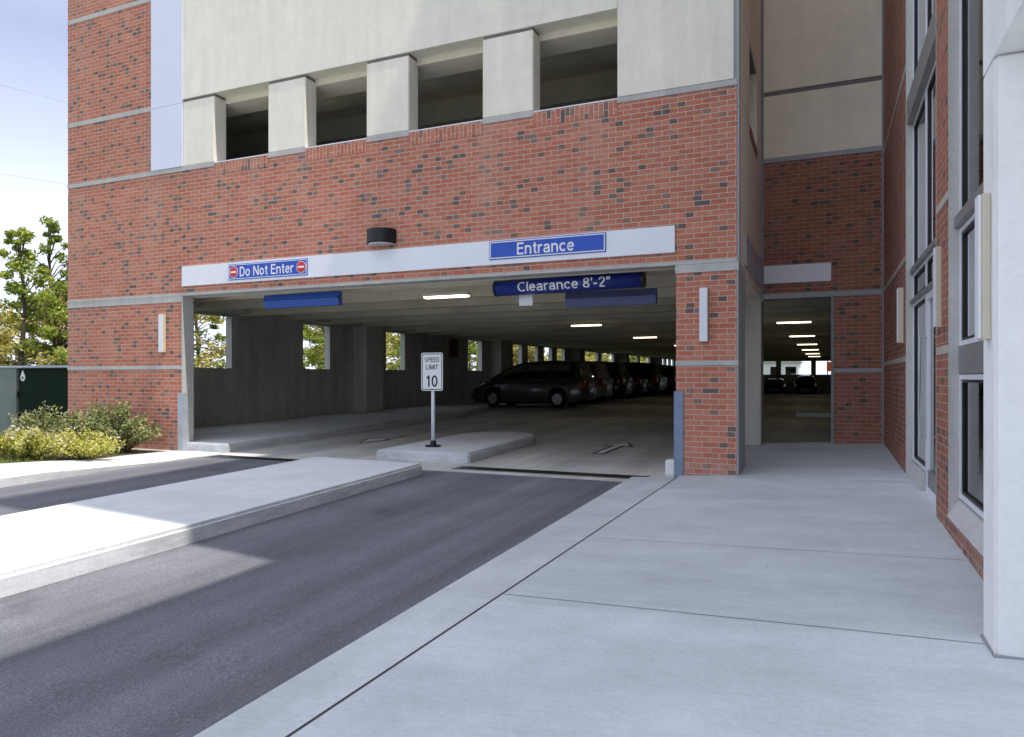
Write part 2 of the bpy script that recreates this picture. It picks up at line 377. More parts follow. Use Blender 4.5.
def sheet(name, pts_rows, mat, kind='structure', **k):
    """grid sheet from rows of points"""
    mb = MB()
    for a, b in zip(pts_rows, pts_rows[1:]):
        for i in range(len(a) - 1):
            mb.quad(a[i], a[i + 1], b[i + 1], b[i])
    o = mb.build(name, mat, fix=False, **k); o['kind'] = kind; return o
def lin(a, b, n): return [a + (b - a) * i / n for i in range(n + 1)]

# terrain: one sheet to the horizon
ys = [-600, -120, -40] + lin(-30, 9, 13) + [9.4, 14, 40, 90, 160, 600]
xs = [-600, -150, -60, -30, -20, -14, -9, -4, 0, 5, 20, 60, 150, 600]
def zt(x, y):
    z = z_road(max(-40, min(9, y))) - .07
    if x < -13.5: z -= .05 * min(6, (-13.5 - x)) * .4
    return z
sheet('ground', [[(x, y, zt(x, y)) for x in xs] for y in ys], M['grass_ground'])
# driveway asphalt
yy = lin(-30, 8.78, 14)
sheet('road', [[(x, y, z_road(y)) for x in (-9.35, -7, -5, -3.6, -2.30 - .0 * y)] for y in yy], M['asphalt'])
o = MB()
o.quad((-120, -60, z_road(-40) - .03), (60, -60, z_road(-40) - .03), (60, -30, z_road(-30) + .0), (-120, -30, z_road(-30) + .0)); o = o.build('street', M['asphalt']); o['kind'] = 'structure'
# garage floor
yf = [8.78, 9.3, 10, 11, 12] + lin(16, 80, 16)
sheet('garage_floor', [[(x, y, z_floor(y) + .001) for x in lin(-13.3, -1.62, 8)] for y in yf if y <= 13] , M['floor'])
sheet('garage_floor', [[(x, y, z_floor(y) + .001) for x in lin(-13.3, 9, 10)] for y in [12.0 + 1e-3, 13] + lin(16, 80, 16)], M['floor'])
# sidewalk
yw = lin(-30, 9.1, 14)
def jx(y): return -1.91 + (.2 / 6.49) * (y - 2.27)
sheet('sidewalk', [[(x, y, z_walk(x, y)) for x in (jx(y), -1.2, -.4, .3, .9)] + [(22, y, z_walk(.9, y))] for y in yw], M['sidewalk'])
sheet('sidewalk', [[(x, y, z_walk(x, y) ) for x in (-1.70, -1.0, -.4, .3, .88)] for y in (9.1, 10.2, 11.2, 12, 13.22)], M['sidewalk'])
mb = MB(); mb.quad((-1.70, 9.1, -.3), (-1.70, 13.22, -.3), (-1.70, 13.22, z_walk(-1.7, 13.22)), (-1.70, 9.1, z_walk(-1.7, 9.1)))
mb.quad((-1.70, 13.22, -.3), (.88, 13.22, -.3), (.88, 13.22, z_walk(.88, 13.22)), (-1.7, 13.22, z_walk(-1.7, 13.22)))
o = mb.build('sidewalk_edge', M['kerb'], fix=False); o['kind'] = 'structure'
# flush kerb strip along the drive
sheet('kerb_strip', [[(-2.30, y, z_road(y) + .004), (-2.27, y, z_road(y) + .02), (jx(y) - .02, y, z_walk(jx(y), y) - .002)] for y in lin(-30, 9.1, 20)], M['kerb'])
mb = MB()
for a, b in zip(lin(-30, 9.1, 20), lin(-30, 9.1, 20)[1:]):
    mb.quad((jx(a) - .046, a, z_walk(jx(a), a) - .006), (jx(a) + .004, a, z_walk(jx(a), a) - .001), (jx(b) + .004, b, z_walk(jx(b), b) - .001), (jx(b) - .046, b, z_walk(jx(b), b) - .006))
def jline(p, q, w=.008, n=12):
    d = (Vector(q) - Vector(p)).normalized(); pr = Vector((-d.y, d.x)) * w / 2
    for i in range(n):
        a = Vector(p).lerp(Vector(q), i / n); b = Vector(p).lerp(Vector(q), (i + 1) / n)
        pts = [a - pr, b - pr, b + pr, a + pr]
        mb.quad(*[(t.x, t.y, z_walk(t.x, t.y) + .003) for t in pts])
jline((-1.85, 4.12), (.69, 3.93), .005); jline((-1.79, 5.73), (.85, 5.50), .004)
jline((-.98, 9.15), (.85, 8.85), .008); jline((-1.9, 1.9), (.69, 1.75), .007)
o = mb.build('sidewalk_joint', M['joint_dark'], fix=False); o['kind'] = 'structure'
# walk left of the drive and its kerb
mb = MB()
pl = [(-9.35, -30), (-9.40, 9.28), (-13.4, 9.28), (-13.4, 8.2), (-10.75, 7.9), (-11.2, 6.2), (-11.3, -30)]
def zk(x, y): return z_road(y) + .006 + .114 * max(0, min(1, (8.2 - y) / 2.2))
for poly in ([(-9.35, -30), (-9.35, 6.2), (-11.2, 6.2), (-11.3, -30)], [(-9.35, 6.2), (-9.38, 7.9), (-10.75, 7.9), (-11.2, 6.2)], [(-9.38, 7.9), (-9.40, 9.28), (-10.5, 9.28), (-10.75, 7.9)]):
    mb.quad(*[(x, y, zk(x, y)) for x, y in poly])
for (x0, y0), (x1, y1) in (((-9.35, -30), (-9.35, 6.2)), ((-9.35, 6.2), (-9.38, 7.9)), ((-9.38, 7.9), (-9.40, 9.28))):
    mb.quad((x0, y0, zk(x0, y0) - .3), (x1, y1, zk(x1, y1) - .3), (x1, y1, zk(x1, y1)), (x0, y0, zk(x0, y0)))
o = mb.build('path', M['island'], fix=False); o['kind'] = 'structure'
mb = MB(); mb.quad(*[(x, y, zk(x, y) - .006) for x, y in ((-10.48, 9.28), (-14.5, 9.28), (-15.5, 5.6), (-11.15, 6.2), (-10.70, 7.9))])
o = mb.build('planting_bed', M['mulch']); o['kind'] = 'structure'

# ------------------------------------------------------------------ islands
def slab(name, outline, ztop, thick, mat, label, cat, bevel=.02):
    n = len(outline); mb = MB()
    mb.v = [(x, y, ztop(y) - thick) for x, y in outline] + [(x, y, ztop(y)) for x, y in outline]
    mb.f = [tuple(range(n - 1, -1, -1)), tuple(range(n, 2 * n))] + [(k, (k + 1) % n, n + (k + 1) % n, n + k) for k in range(n)]
    mb.rot = [False] * (n + 2)
    return tag(mb.build(name, mat, bevel=bevel), label, cat)
isl = [(-4.80, -4), (-4.86, 4.5), (-4.98, 8.44), (-6.86, 8.54), (-6.82, 4), (-6.76, -4)]
slab('traffic_island', isl, lambda y: z_road(y) + .15, .25, M['island'], 'long raised concrete island between the two asphalt lanes, half in sunlight', 'traffic island', .03)
nose = [(-4.88, 9.62), (-4.92, 11.6)]
for i in range(13):
    a = math.pi * i / 12; nose.append((-5.68 + .76 * math.cos(a), 12.2 + .85 * math.sin(a)))
nose += [(-6.46, 9.50)]
slab('sign_island', nose, lambda y: z_floor(y) + .155, .25, M['island'], 'short raised concrete island with rounded end under the speed limit sign', 'traffic island', .025)
slab('raised_walkway', [(-9.40, 9.36), (-9.45, 11.5), (-9.9, 19.5), (-10.6, 22.5), (-12.98, 22.9), (-12.98, 9.36)], lambda y: z_floor(y) + .15, .3, M['island'], 'raised concrete walkway along the dark wall inside the garage', 'walkway', .02)

# trench drains
def drain(x0, x1, y0, label):
    t = thing('trench_drain', label, 'drain', ((x0 + x1) / 2, y0, z_floor(y0)), group='trench drains at the garage mouth')
    mb = MB(); mb.box(x0, x1, y0 - .15, y0 + .15, z_floor(y0) - .05, z_floor(y0) + .006); mb.build('grate', M['blackmetal'], t)
    mb = MB()
    for s in (-.163, .15): mb.box(x0 - .01, x1 + .01, y0 + s, y0 + s + .013, z_floor(y0) - .05, z_floor(y0) + .008)
    mb.build('frame', M['reveal'], t)
drain(-4.84, -2.10, 9.16, 'long dark trench drain grate across the entrance lane')
drain(-9.3, -7.05, 8.93, 'dark trench drain grate across the exit lane beside the left jamb')

# lane arrows on the garage floor
def arrow(cx, y0, y1, s, w=.06, hw=.22):
    zf = lambda y: z_floor(y) + .006
    mb = MB(); mk = MB()
    tip, tail = (y1, y0) if s > 0 else (y0, y1)
    hb = tip - s * .6
    def add(m, grow, dz):
        g = grow
        m.quad(*[(x, y, zf(y) + dz) for x, y in [(cx - w - g, tail - s * g), (cx + w + g, tail - s * g), (cx + w + g, hb), (cx - w - g, hb)]])
        m.quad(*[(x, y, zf(y) + dz) for x, y in [(cx - hw - g * 1.5, hb - s * g), (cx + hw + g * 1.5, hb - s * g), (cx, tip + s * g * 2)]])
    add(mk, .055, 0); add(mb, 0, .004)
    o = mk.build('lane_arrow_border', M['joint_dark'], fix=False); o['kind'] = 'structure'
    o = mb.build('lane_arrow', M['white'], fix=False); o['kind'] = 'structure'
arrow(-3.4, 11.4, 13.2, 1); arrow(-8.15, 11.5, 12.9, -1)

# ------------------------------------------------------------------ parking garage
G = thing('parking_garage', 'brick and cream concrete parking garage with wide ground floor vehicle opening', 'parking garage', (-7, 9.29, 0))
Y = 9.29; YB = 9.55; TOP = 10.5
def part(name, mat, mb, parent=G, **k): return mb.build(name, M[mat], parent, **k)
mb = MB()
mb.box(-13.35, -1.0, Y, YB, 2.70, 4.70)                       # wide brick spandrel
mb.box(-13.35, -1.0, Y + .004, YB, 4.70, 4.842)
for a, b in ((4.925, 6.01), (6.09, 7.99), (8.07, TOP)): mb.box(-13.35, -11.1, Y, YB, a, b)
for a, b in ((-.4, 1.365), (1.435, 2.545)): mb.box(-13.35, -10.36, Y, YB, a, b)
part('brick_facade', 'brick', mb)
OPEN = [(-9.61, -8.43), (-7.66, -6.49), (-5.73, -4.50), (-3.72, -2.52)]
for a, b in OPEN:
    mb = MB(); mb.box(a, b, Y - .003, YB + .03, 4.70, 4.895, rot=True); part('soldier_course', 'brick', mb)
    mb = MB(); mb.box(a, b, Y - .006, YB + .05, 4.896, 4.912); part('sill_flashing', 'pale', mb)
mb = MB()
for a, b in ((-.15, 1.365), (1.435, 2.545)): mb.box(-1.75, -1.004, Y, 10.1, a, b)
part('brick_pier', 'brick', mb)
mb = MB(); mb.box(-1.003, -.985, Y + .004, 10.1, -.15, 2.55); part('pier_side', 'strip', mb)
mb = MB()
mb.box(-13.36, -1.0, Y - .010, YB, 2.655, 2.698)
part('lintel', 'band', mb)
mb = MB(); mb.box(-13.36, -10.37, Y - .006, YB, 2.548, 2.653); part('pier_cap', 'band', mb)
mb = MB(); mb.box(-1.76, -.98, Y - .006, 10.1, 2.548, 2.653); part('pier_cap', 'band', mb)
mb = MB(); mb.box(-13.36, -10.365, Y - .006, YB, 1.367, 1.433); part('string_course', 'band', mb)
mb = MB(); mb.box(-1.755, -.984, Y - .006, 10.1, 1.367, 1.433); part('string_course', 'band', mb)
for a, b in [(-13.36, -9.61), (-2.52, -1.0)] + [(OPEN[i][1], OPEN[i + 1][0]) for i in range(3)]:
    mb = MB(); mb.box(a, b, Y - .005, YB, 4.845, 4.922); part('cornice_band', 'band', mb)
for z in (6.05, 8.03):
    mb = MB(); mb.box(-13.36, -11.1, Y - .004, YB, z - .04, z + .04); part('cornice_band', 'band', mb)
mb = MB(); mb.box(-11.1, -10.34, Y - .02, YB, 4.925, 6.03); mb.box(-11.1, -10.34, Y - .02, YB, 6.036, TOP); part('white_pilaster', 'lavender', mb)
mb = MB(); mb.box(-10.34, -2.52, Y - .012, YB, 6.10, TOP); part('spandrel_panel', 'cream', mb)
mb = MB(); mb.box(-2.515, -1.04, Y - .012, YB, 4.925, TOP); part('corner_panel', 'cream', mb)
edges = [(-10.34, -9.61)] + [(OPEN[i][1], OPEN[i + 1][0]) for i in range(3)]
for a, b in edges:
    mb = MB(); mb.box(a, b, Y, YB + .02, 4.925, 6.055); part('facade_pier', 'cream', mb, bevel=.012)
for a, b in edges:
    mb = MB(); mb.box(a + .01, b - .01, Y + .02, YB - .005, 6.056, 6.099); part('pier_reveal', 'reveal', mb)
mb = MB(); mb.box(-10.34, -2.52, YB, YB + .5, 6.0, 6.6); part('edge_beam', 'cream_grey', mb)
mb = MB(); mb.box(-1.04, -.975, Y + .010, Y + .03, 2.64, TOP); mb.box(-1.0, -.975, Y + .03, Y + .14, 2.64, TOP); part('corner_strip', 'strip', mb)
mb = MB(); mb.box(-10.34, -1.76, Y - .03, Y - .001, 2.815, 3.16); part('sign_band', 'pale', mb, bevel=.004)
mb = MB(); mb.box(-10.362, -10.335, Y - .012, Y + .23, -.3, 2.653); part('door_jamb', 'jamb', mb, bevel=.004)
# side return wall of the notch
mb = MB(); X = -1.0
for y0, y1, z0, z1 in ((Y + .14, 12.9, 2.56, 4.84), (Y + .14, 10.9, 4.86, 6.08), (12.13, 12.9, 4.86, 6.08), (Y + .14, 12.9, 6.1, TOP)): mb.box(X - .28, X, y0, y1, z0, z1)
part('return_wall', 'cream_grey', mb)
mb = MB(); mb.box(X - .26, X - .02, Y + .14, 12.9, 4.84, 4.86); mb.box(X - .26, X - .02, Y + .14, 12.9, 6.08, 6.10); part('return_joint', 'reveal', mb)
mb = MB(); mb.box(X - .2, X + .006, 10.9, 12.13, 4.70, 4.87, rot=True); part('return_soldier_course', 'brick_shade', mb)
mb = MB(); mb.box(X, X + .025, 10.22, 12.75, 2.74, 3.16); part('blank_panel', 'lavgrey', mb)
# concrete column beside the side doorway
mb = MB(); mb.box(-1.75, -1.0, 12.95, 13.45, -.1, 2.75); part('doorway_column', 'column', mb, bevel=.01)
# recessed wall
YR = 12.9
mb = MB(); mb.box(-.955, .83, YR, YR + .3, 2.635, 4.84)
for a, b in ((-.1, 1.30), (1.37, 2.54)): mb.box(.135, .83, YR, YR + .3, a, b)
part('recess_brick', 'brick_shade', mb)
for x0, z0, z1 in ((-.955, 2.545, 2.63), (.135, 1.302, 1.368), (-.955, 4.845, 4.92)):
    mb = MB(); mb.box(x0, .83, YR - .006, YR + .3, z0, z1); part('recess_band', 'strip', mb)
mb = MB(); mb.box(-.955, .83, YR, YR + .3, 4.925, 5.97); mb.box(-.955, .83, YR, YR + .3, 6.05, 14); part('recess_panel', 'cream_grey', mb)
mb = MB(); mb.box(-.95, .83, YR + .02, YR + .3, 5.97, 6.05); part('recess_joint', 'reveal', mb)
mb = MB(); mb.box(-1.0, -.955, YR - .012, YR + .2, 2.5, 14); mb.box(.83, .865, YR - .012, YR + .2, 0, 14); mb.box(.09, .133, YR - .008, YR + .3, 0, 2.544); part('recess_edge_strip', 'joint', mb)
mb = MB(); mb.box(-.95, .09, YR - .03, YR - .001, 2.80, 3.10); part('blank_panel', 'pale', mb, bevel=.004)

# interior: left wall with its openings
WIN = [(10.9, 13.11), (15.67, 16.83), (19.70, 20.84), (25.52, 26.79), (30.0, 31.07), (31.8, 33.1), (33.95, 35.1), (35.87, 37.1), (40.7, 43.4), (44.0, 47.1), (51.1, 53.8), (54.5, 57.9), (62.5, 63.9), (64.6, 66.0), (66.6, 68.0)]
zl = lambda x, y: lift(y)
mb = MB(); mb.box(-13.17, -13.0, YB, 80, -.6, 1.44, zf=zl); mb.box(-13.17, -13.0, YB, 80, 2.67, TOP, zf=zl)
prev = YB
for a, b in WIN: mb.box(-13.17, -13.0, prev, a, 1.44, 2.67, zf=zl); prev = b
mb.box(-13.17, -13.0, prev, 80, 1.44, 2.67, zf=zl)
part('side_wall', 'inner', mb)
for a, b in WIN:
    mb = MB(); mb.box(-13.18, -12.995, b - .012, b + .05, 1.445, 2.665, zf=zl); part('window_jamb', 'jamb', mb)
mb = MB(); mb.box(-13.0, -12.6, 10.0, 79, 2.74, 3.2, zf=zl); part('wall_beam', 'inner', mb)
for y in (17.9, 27.6, 38.2, 48.4, 59.5):
    mb = MB(); mb.box(-13.0, -12.5, y, y + .9, -.1, 3.2, zf=zl); part('pillar', 'column', mb, bevel=.015)
mb = MB(); mb.box(-13.3, -1.28, YB + .021, 13.22, 3.05, 3.35, zf=zl); mb.box(-13.3, 9, 13.22, 80, 3.05, 3.35, zf=zl); part('ceiling_slab', 'ceil', mb)
y = 10.35
while y < 78:
    mb = MB(); b = lift(y)
    mb.prism([(y - .07, 2.70 + b), (y + .07, 2.70 + b), (y + .13, 3.06 + b), (y - .13, 3.06 + b)], 'x', -12.98, 8.9 if y > 13.4 else -1.29); part('ceiling_beam', 'ceil', mb); y += 1.52
mb = MB(); mb.box(-13, -1.3, YB + .001, YB + .02, 2.64, 3.06); part('header_back', 'ceil', mb)
# far wall with openings, right wall
mb = MB(); zf2 = lambda x, y: 0
FW = [(-5.69, -4.47), (-4.0, -1.26), (-.81, .75), (1.3, 3.6)]
mb.box(-13, 9, 76, 76.3, -.8, 1.55); mb.box(-13, 9, 76, 76.3, 2.86, 4); p = -13
for a, b in FW: mb.box(p, a, 76, 76.3, 1.55, 2.86); p = b
mb.box(p, 9, 76, 76.3, 1.55, 2.86); mb.box(8.9, 9.2, 13.2, 80, -.4, 4)
mb.box(.9, 9, 13.2, 13.5, -.4, 3.3)
part('back_wall', 'inner', mb)
# upper deck seen through the upper openings
mb = MB(); mb.box(-13.2, -1.28, YB + .02, 24, 3.9, 4.1); mb.box(-13.2, -1.28, YB + .52, 24, 6.75, 7.0)
mb.box(-13.2, -1.28, 24, 24.2, 4.1, 6.75)
part('upper_deck', 'ceil', mb)
for y in (10.9, 12.6, 14.3, 16.0):
    mb = MB(); mb.box(-13.1, -1.3, y, y + .3, 6.3, 6.75); part('upper_beam', 'ceil', mb)
mb = MB(); mb.box(-13.35, -1.3, YB + .02, 80, 10.2, 10.45); mb.box(-1.29, 9, 13.25, 80, 10.2, 10.45); mb.box(8.8, 9, 13.3, 80, 4, 10.2); mb.box(-13.3, 9, 79.8, 80, 4, 10.2); part('roof_deck', 'ceil', mb)

# ------------------------------------------------------------------ signs and fittings on the garage
def wall_sign(label, name, x0, x1, z0, z1, y, body, tw, th, tx=0, border=.014):
    t = thing(name, label, 'sign', ((x0 + x1) / 2, y, z0))
    mb = MB(); mb.box(x0, x1, y - .012, y, z0, z1); mb.build('panel', M['blue'], t, bevel=.003)
    mb = MB(); yb0, yb1, e, w = y - .0155, y - .012, .012, border
    mb.box(x0 + e, x1 - e, yb0, yb1, z1 - e - w, z1 - e); mb.box(x0 + e, x1 - e, yb0, yb1, z0 + e, z0 + e + w)
    mb.box(x0 + e, x0 + e + w, yb0, yb1, z0 + e + w, z1 - e - w); mb.box(x1 - e - w, x1 - e, yb0, yb1, z0 + e + w, z1 - e - w)
    mb.build('border', M['letter'], t)
    adv = lambda wd: sum(GLYPH[c][0] + .12 for c in wd) - .12
    tot = adv(body); k = tw / tot; xc = (x0 + x1) / 2 + tx - tw / 2
    for wd in body.split(' '):
        text('lettering', wd, adv(wd) * k, th, M['letter'], t, (xc + adv(wd) * k / 2, y - .0135, (z0 + z1) / 2)); xc += (adv(wd + ' ') + .12) * k
    return t
YS = Y - .031
wall_sign('blue sign reading Entrance on the white band above the drive', 'entrance_sign', -4.375, -2.665, 2.885, 3.145, YS, 'Entrance', .84, .165, -.005)
t = wall_sign('blue sign reading Do Not Enter with two red discs', 'do_not_enter_sign', -9.25, -7.59, 2.86, 3.125, YS, 'Do Not Enter', 1.13, .16, -.01, .01)
for x in (-9.13, -7.71):
    mb = MB(); mb.tube([(x, YS - .012, 2.9925), (x, YS - .017, 2.9925)], .086, 28); d = mb.build('no_entry_symbol', M['red'], t)
    mb = MB(); mb.box(x - .058, x + .058, YS - .020, YS - .0165, 2.977, 3.008); mb.build('bar', M['letter'], d)
    mb = MB(); mb.tube([(x, YS - .0115, 2.9925), (x, YS - .0145, 2.9925)], .095, 28); mb.build('rim', M['letter'], d)

# clearance bar
yc, zc = 9.72, 2.548; zb0 = zc
t = thing('clearance_bar', 'round dark blue tube reading Clearance 8\'-2" hung under the lintel', 'clearance bar', (-3.35, yc, zc))
mb = MB(); mb.tube([(-4.46, yc, zc - .01), (-2.29, yc, zc + .01)], .115, 32); mb.build('tube', M['blue_bar'], t, smooth=False)
for p in t.children[0].data.polygons:
    if len(p.vertices) == 4: p.use_smooth = True
for x0, s in ((-4.46, -1), (-2.29, 1)):
    mb = MB(); mb.tube([(x0, yc, zc + .01 * s), (x0 + s * .03, yc, zc + .01 * s)], .118, 32); mb.build('end_cap', M['black'], t)
for x0 in (-4.2, -2.55):
    mb = MB(); mb.tube([(x0, yc, zc + .1), (x0, yc, zc + .45)], .006, 6); mb.build('hanger', M['steel'], t)
ltr = text('lettering', 'Clearance 8\'-2"', 1.38, .145, M['letter'], None, (0, 0, 0))
cvr = ltr.data
for v in cvr.vertices:   # wrap the letters round the tube
    a = (v.co.z - .012) / .115; off = -v.co.y + .0012
    v.co = Vector((v.co.x - 3.40, yc - (.115 + off) * math.cos(a), zc + (.115 + off) * math.sin(a) + .0088 * (v.co.x - .03)))
cvr.transform(origin_of(t).inverted()); ltr.parent = t
# bent blank blue panels facing the other way
def bent(label, x0, x1, y, z0, z1, mat, mat2):
    t = thing('hanging_sign', label, 'sign', ((x0 + x1) / 2, y, z0))
    zm = z0 + (z1 - z0) * .55
    mb = MB(); mb.prism([(y, z0), (y + .02, z0), (y + .02, z1), (y + .05, z1), (y + .05, z0 - .0), (y + .2, z0)], 'x', x0, x1)
    mb = MB(); mb.prism([(y + .03, z0), (y, zm), (y + .12, zm), (y + .12, z0)], 'x', x0, x1); mb.build('lower_face', M[mat], t)
    mb = MB(); mb.prism([(y - .012, zm + .006), (y + .03, z1), (y + .12, z1), (y + .12, zm + .006)], 'x', x0, x1); mb.build('upper_face', M[mat2], t)
    for xx in (x0 + .2, x1 - .2):
        mb = MB(); mb.tube([(xx, y + .06, z1 - .01), (xx, y + .06, z1 + .5)], .006, 6); mb.build('hanger', M['steel'], t)
bent('bright blue folded blank panel hung below the Do Not Enter sign', -8.83, -7.28, 9.62, 2.405, 2.63, 'blue_flat', 'blue_flat')
bent('muted blue folded blank panel hung behind the clearance bar', -3.55, -2.20, 10.15, 2.265, 2.49, 'blue_dull', 'blue_dull')
t = thing('sensor_box', 'small white square plate hanging under the clearance bar', 'sensor', (-4.06, 9.85, 2.3))
mb = MB(); mb.box(-4.17, -3.95, 9.85, 9.87, 2.28, 2.47); mb.build('plate', M['white'], t, bevel=.003)
mb = MB(); mb.tube([(-4.06, 9.86, 2.46), (-4.06, 9.86, 2.95)], .008, 6); mb.build('hanger', M['steel'], t)

# wall pack lamp
t = thing('wall_lamp', 'half round black wall lamp on the brick above the white band', 'wall lamp', (-6.18, Y, 3.22))
prof = [(-6.18 + .24 * math.cos(a), Y - .26 * math.sin(a)) for a in [math.pi * i / 20 for i in range(21)]]
mb = MB(); mb.prism(prof, 'z', 3.245, 3.46); mb.build('housing', M['black'], t, bevel=.012)
mb = MB(); mb.prism([(-6.18 + .22 * math.cos(a), Y - .24 * math.sin(a)) for a in [math.pi * i / 20 for i in range(21)]], 'z', 3.225, 3.243); mb.build('lens', M['lamp'], t)

def sconce(label, x0, x1, y0, y1, z0, z1, face):
    t = thing('wall_sconce', label, 'wall sconce', ((x0 + x1) / 2, (y0 + y1) / 2, z0), group='slim wall sconces')
    mb = MB(); mb.box(x0, x1, y0, y1, z0, z1); mb.build('housing', M['sconce'], t, bevel=.004)
    mb = MB()
    if face == 'y': mb.box(x0 + .006, x1 - .006, y0 - .012, y0 - .001, z0 + .006, z1 - .006)
    else: mb.box(x0 - .012, x0 - .001, y0 + .006, y1 - .006, z0 + .006, z1 - .006)
    mb.build('diffuser', M['sconce_face'], t)
sconce('slim white sconce on the brick pier beside the drive opening', -1.45, -1.345, Y - .06, Y, 1.665, 2.345, 'y')
sconce('slim white sconce on the sunlit brick left of the drive opening', -10.86, -10.755, Y - .06, Y, 1.665, 2.345, 'y')
sconce('cream sconce farthest along the lobby wall, near the recess corner',   .805, .86, 9.75, 9.85, 1.63, 2.29, 'x')
sconce('cream sconce on the brick between the glass door and the window', .822, .86, 6.68, 6.78, 1.62, 2.27, 'x')
sconce('cream sconce nearest the photographer, fixed to the white column', .652, .69, 3.85, 3.945, 1.385, 2.05, 'x')

# corner guards and block
t = thing('corner_guard', 'blue grey steel corner guard at the foot of the brick pier', 'corner guard', (-1.72, Y, 0), group='corner guards')
mb = MB(); mb.box(-1.775, -1.655, Y - .014, Y - .002, z_walk(-1.7, 9.2) - .02, 1.04); mb.box(-1.775, -1.763, Y - .002, Y + .12, -.1, 1.04); mb.build('angle', M['guard'], t, bevel=.002)
t = thing('corner_guard', 'pale steel corner guard on the left edge of the drive opening', 'corner guard', (-10.36, Y, 0), group='corner guards')
mb = MB(); mb.box(-10.44, -10.325, Y - .026, Y - .014, -.1, .95); mb.box(-10.334, -10.322, Y - .014, Y + .10, -.1, .95); mb.build('angle', M['guard_pale'], t, bevel=.002)
mb = MB(); mb.box(-1.93, -1.78, 9.5, 9.72, -.07, .13)
tag(mb.build('kerb_block', M['white'], bevel=.012), 'small white concrete block on the floor against the brick pier', 'block')

# ceiling lights
def clight(x, y, label):
    z = 2.65 + lift(y)
    t = thing('ceiling_light', label, 'ceiling light', (x, y, z), group='strip lights on the garage ceiling')
    mb = MB(); mb.box(x - .43, x + .43, y - .08, y + .08, z - .026, z + .02); mb.build('housing', M['white'], t, bevel=.004)
    mb = MB()
    mb.prism([(y - .075, z - .027), (y + .075, z - .027), (y + .05, z - .055), (y - .05, z - .055)], 'x', x - .41, x + .41); mb.build('diffuser', M['tube'], t)
for i, (y, nm) in enumerate(((10.9, 'nearest'), (18.8, 'second'), (25.8, 'third'), (33.5, 'fourth'))):
    clight(-5.97, y, f'{nm} lit strip light over the drive lane behind the clearance bar')
for i, (y, nm) in enumerate(((20.0, 'nearest'), (27.3, 'second'), (34.9, 'third'), (42.5, 'fourth'), (50.5, 'fifth'), (58.5, 'sixth'))):
    clight(-.74, y, f'{nm} lit strip light in the row seen through the side doorway')

mb = MB(); mb.prism([(22.1, z_floor(22.2)), (22.3, z_floor(22.2)), (22.25, z_floor(22.2) + .12), (22.15, z_floor(22.2) + .12)], 'x', -.75, .95)
tag(mb.build('wheel_stop', M['island'], bevel=.01), 'pale concrete wheel stop on the dark floor inside the side doorway', 'wheel stop')
# fire cabinet on the interior wall
t = thing('fire_cabinet', 'small dark red cabinet on the dark wall past the speed sign', 'fire cabinet', (-12.95, 24.18, 2))
mb = MB(); mb.box(-13.0, -12.85, 23.94, 24.42, 2.0, 2.66); mb.build('case', M['maroon'], t, bevel=.01)
mb = MB(); mb.box(-12.85, -12.838, 24.0, 24.36, 2.06, 2.6); mb.build('door', M['maroon'], t)

# ------------------------------------------------------------------ speed limit sign
zi = z_floor(10.2) + .155; xs_, ys_ = -5.83, 10.2
t = thing('speed_limit_sign', 'white speed limit 10 sign on a thin post on the short island', 'road sign', (xs_, ys_, zi), 0)
mb = MB(); mb.prism([(xs_ + .13 * math.cos(a), ys_ + .13 * math.sin(a)) for a in [2 * math.pi * i / 20 for i in range(20)]], 'z', zi, zi + .022); mb.tube([(xs_, ys_, zi + .02), (xs_, ys_, zi + .1)], [.06, .04], 14); mb.build('base', M['black'], t, bevel=.003)
mb = MB(); mb.tube([(xs_, ys_, zi + .06), (xs_, ys_, 1.56)], .03, 14); mb.build('post', M['pale'], t, smooth=True)
sx0, sx1, sz0, sz1, sy = xs_ - .2, xs_ + .2, 1.005, 1.62, ys_ - .034
def rrect(x0, x1, z0, z1, r, n=5):
    P = []
    for cx, cz, a0 in ((x1 - r, z1 - r, 0), (x0 + r, z1 - r, 90), (x0 + r, z0 + r, 180), (x1 - r, z0 + r, 270)):
        for i in range(n + 1):
            a = R(a0 + 90 * i / n); P.append((cx + r * math.cos(a), cz + r * math.sin(a)))
    return P
mb = MB(); mb.prism(rrect(sx0, sx1, sz0, sz1, .035), 'y', sy - .004, sy); sp = mb.build('sign_panel', M['white'], t)
out_, in_ = rrect(sx0 + .014, sx1 - .014, sz0 + .014, sz1 - .014, .03), rrect(sx0 + .026, sx1 - .026, sz0 + .026, sz1 - .026, .022)
mb = MB()
for k in range(len(out_)):
    a, b, c, d = out_[k], out_[(k + 1) % len(out_)], in_[(k + 1) % len(in_)], in_[k]
    mb.quad(*[(p[0], sy - .0065, p[1]) for p in (a, b, c, d)])
mb.build('border', M['black'], sp)
zt_ = sz1 - sz0
text('lettering', 'SPEED', .27, .075, M['black'], sp, (xs_, sy - .005, sz1 - .115))
text('lettering', 'LIMIT', .225, .075, M['black'], sp, (xs_, sy - .005, sz1 - .235))
text('lettering', '10', .21, .185, M['black'], sp, (xs_, sy - .005, sz0 + .155))
for zz in (1.04, 1.585):
    mb = MB(); mb.tube([(xs_, sy - .004, zz), (xs_, sy - .009, zz)], .008, 8); mb.build('bolt', M['steel'], sp)

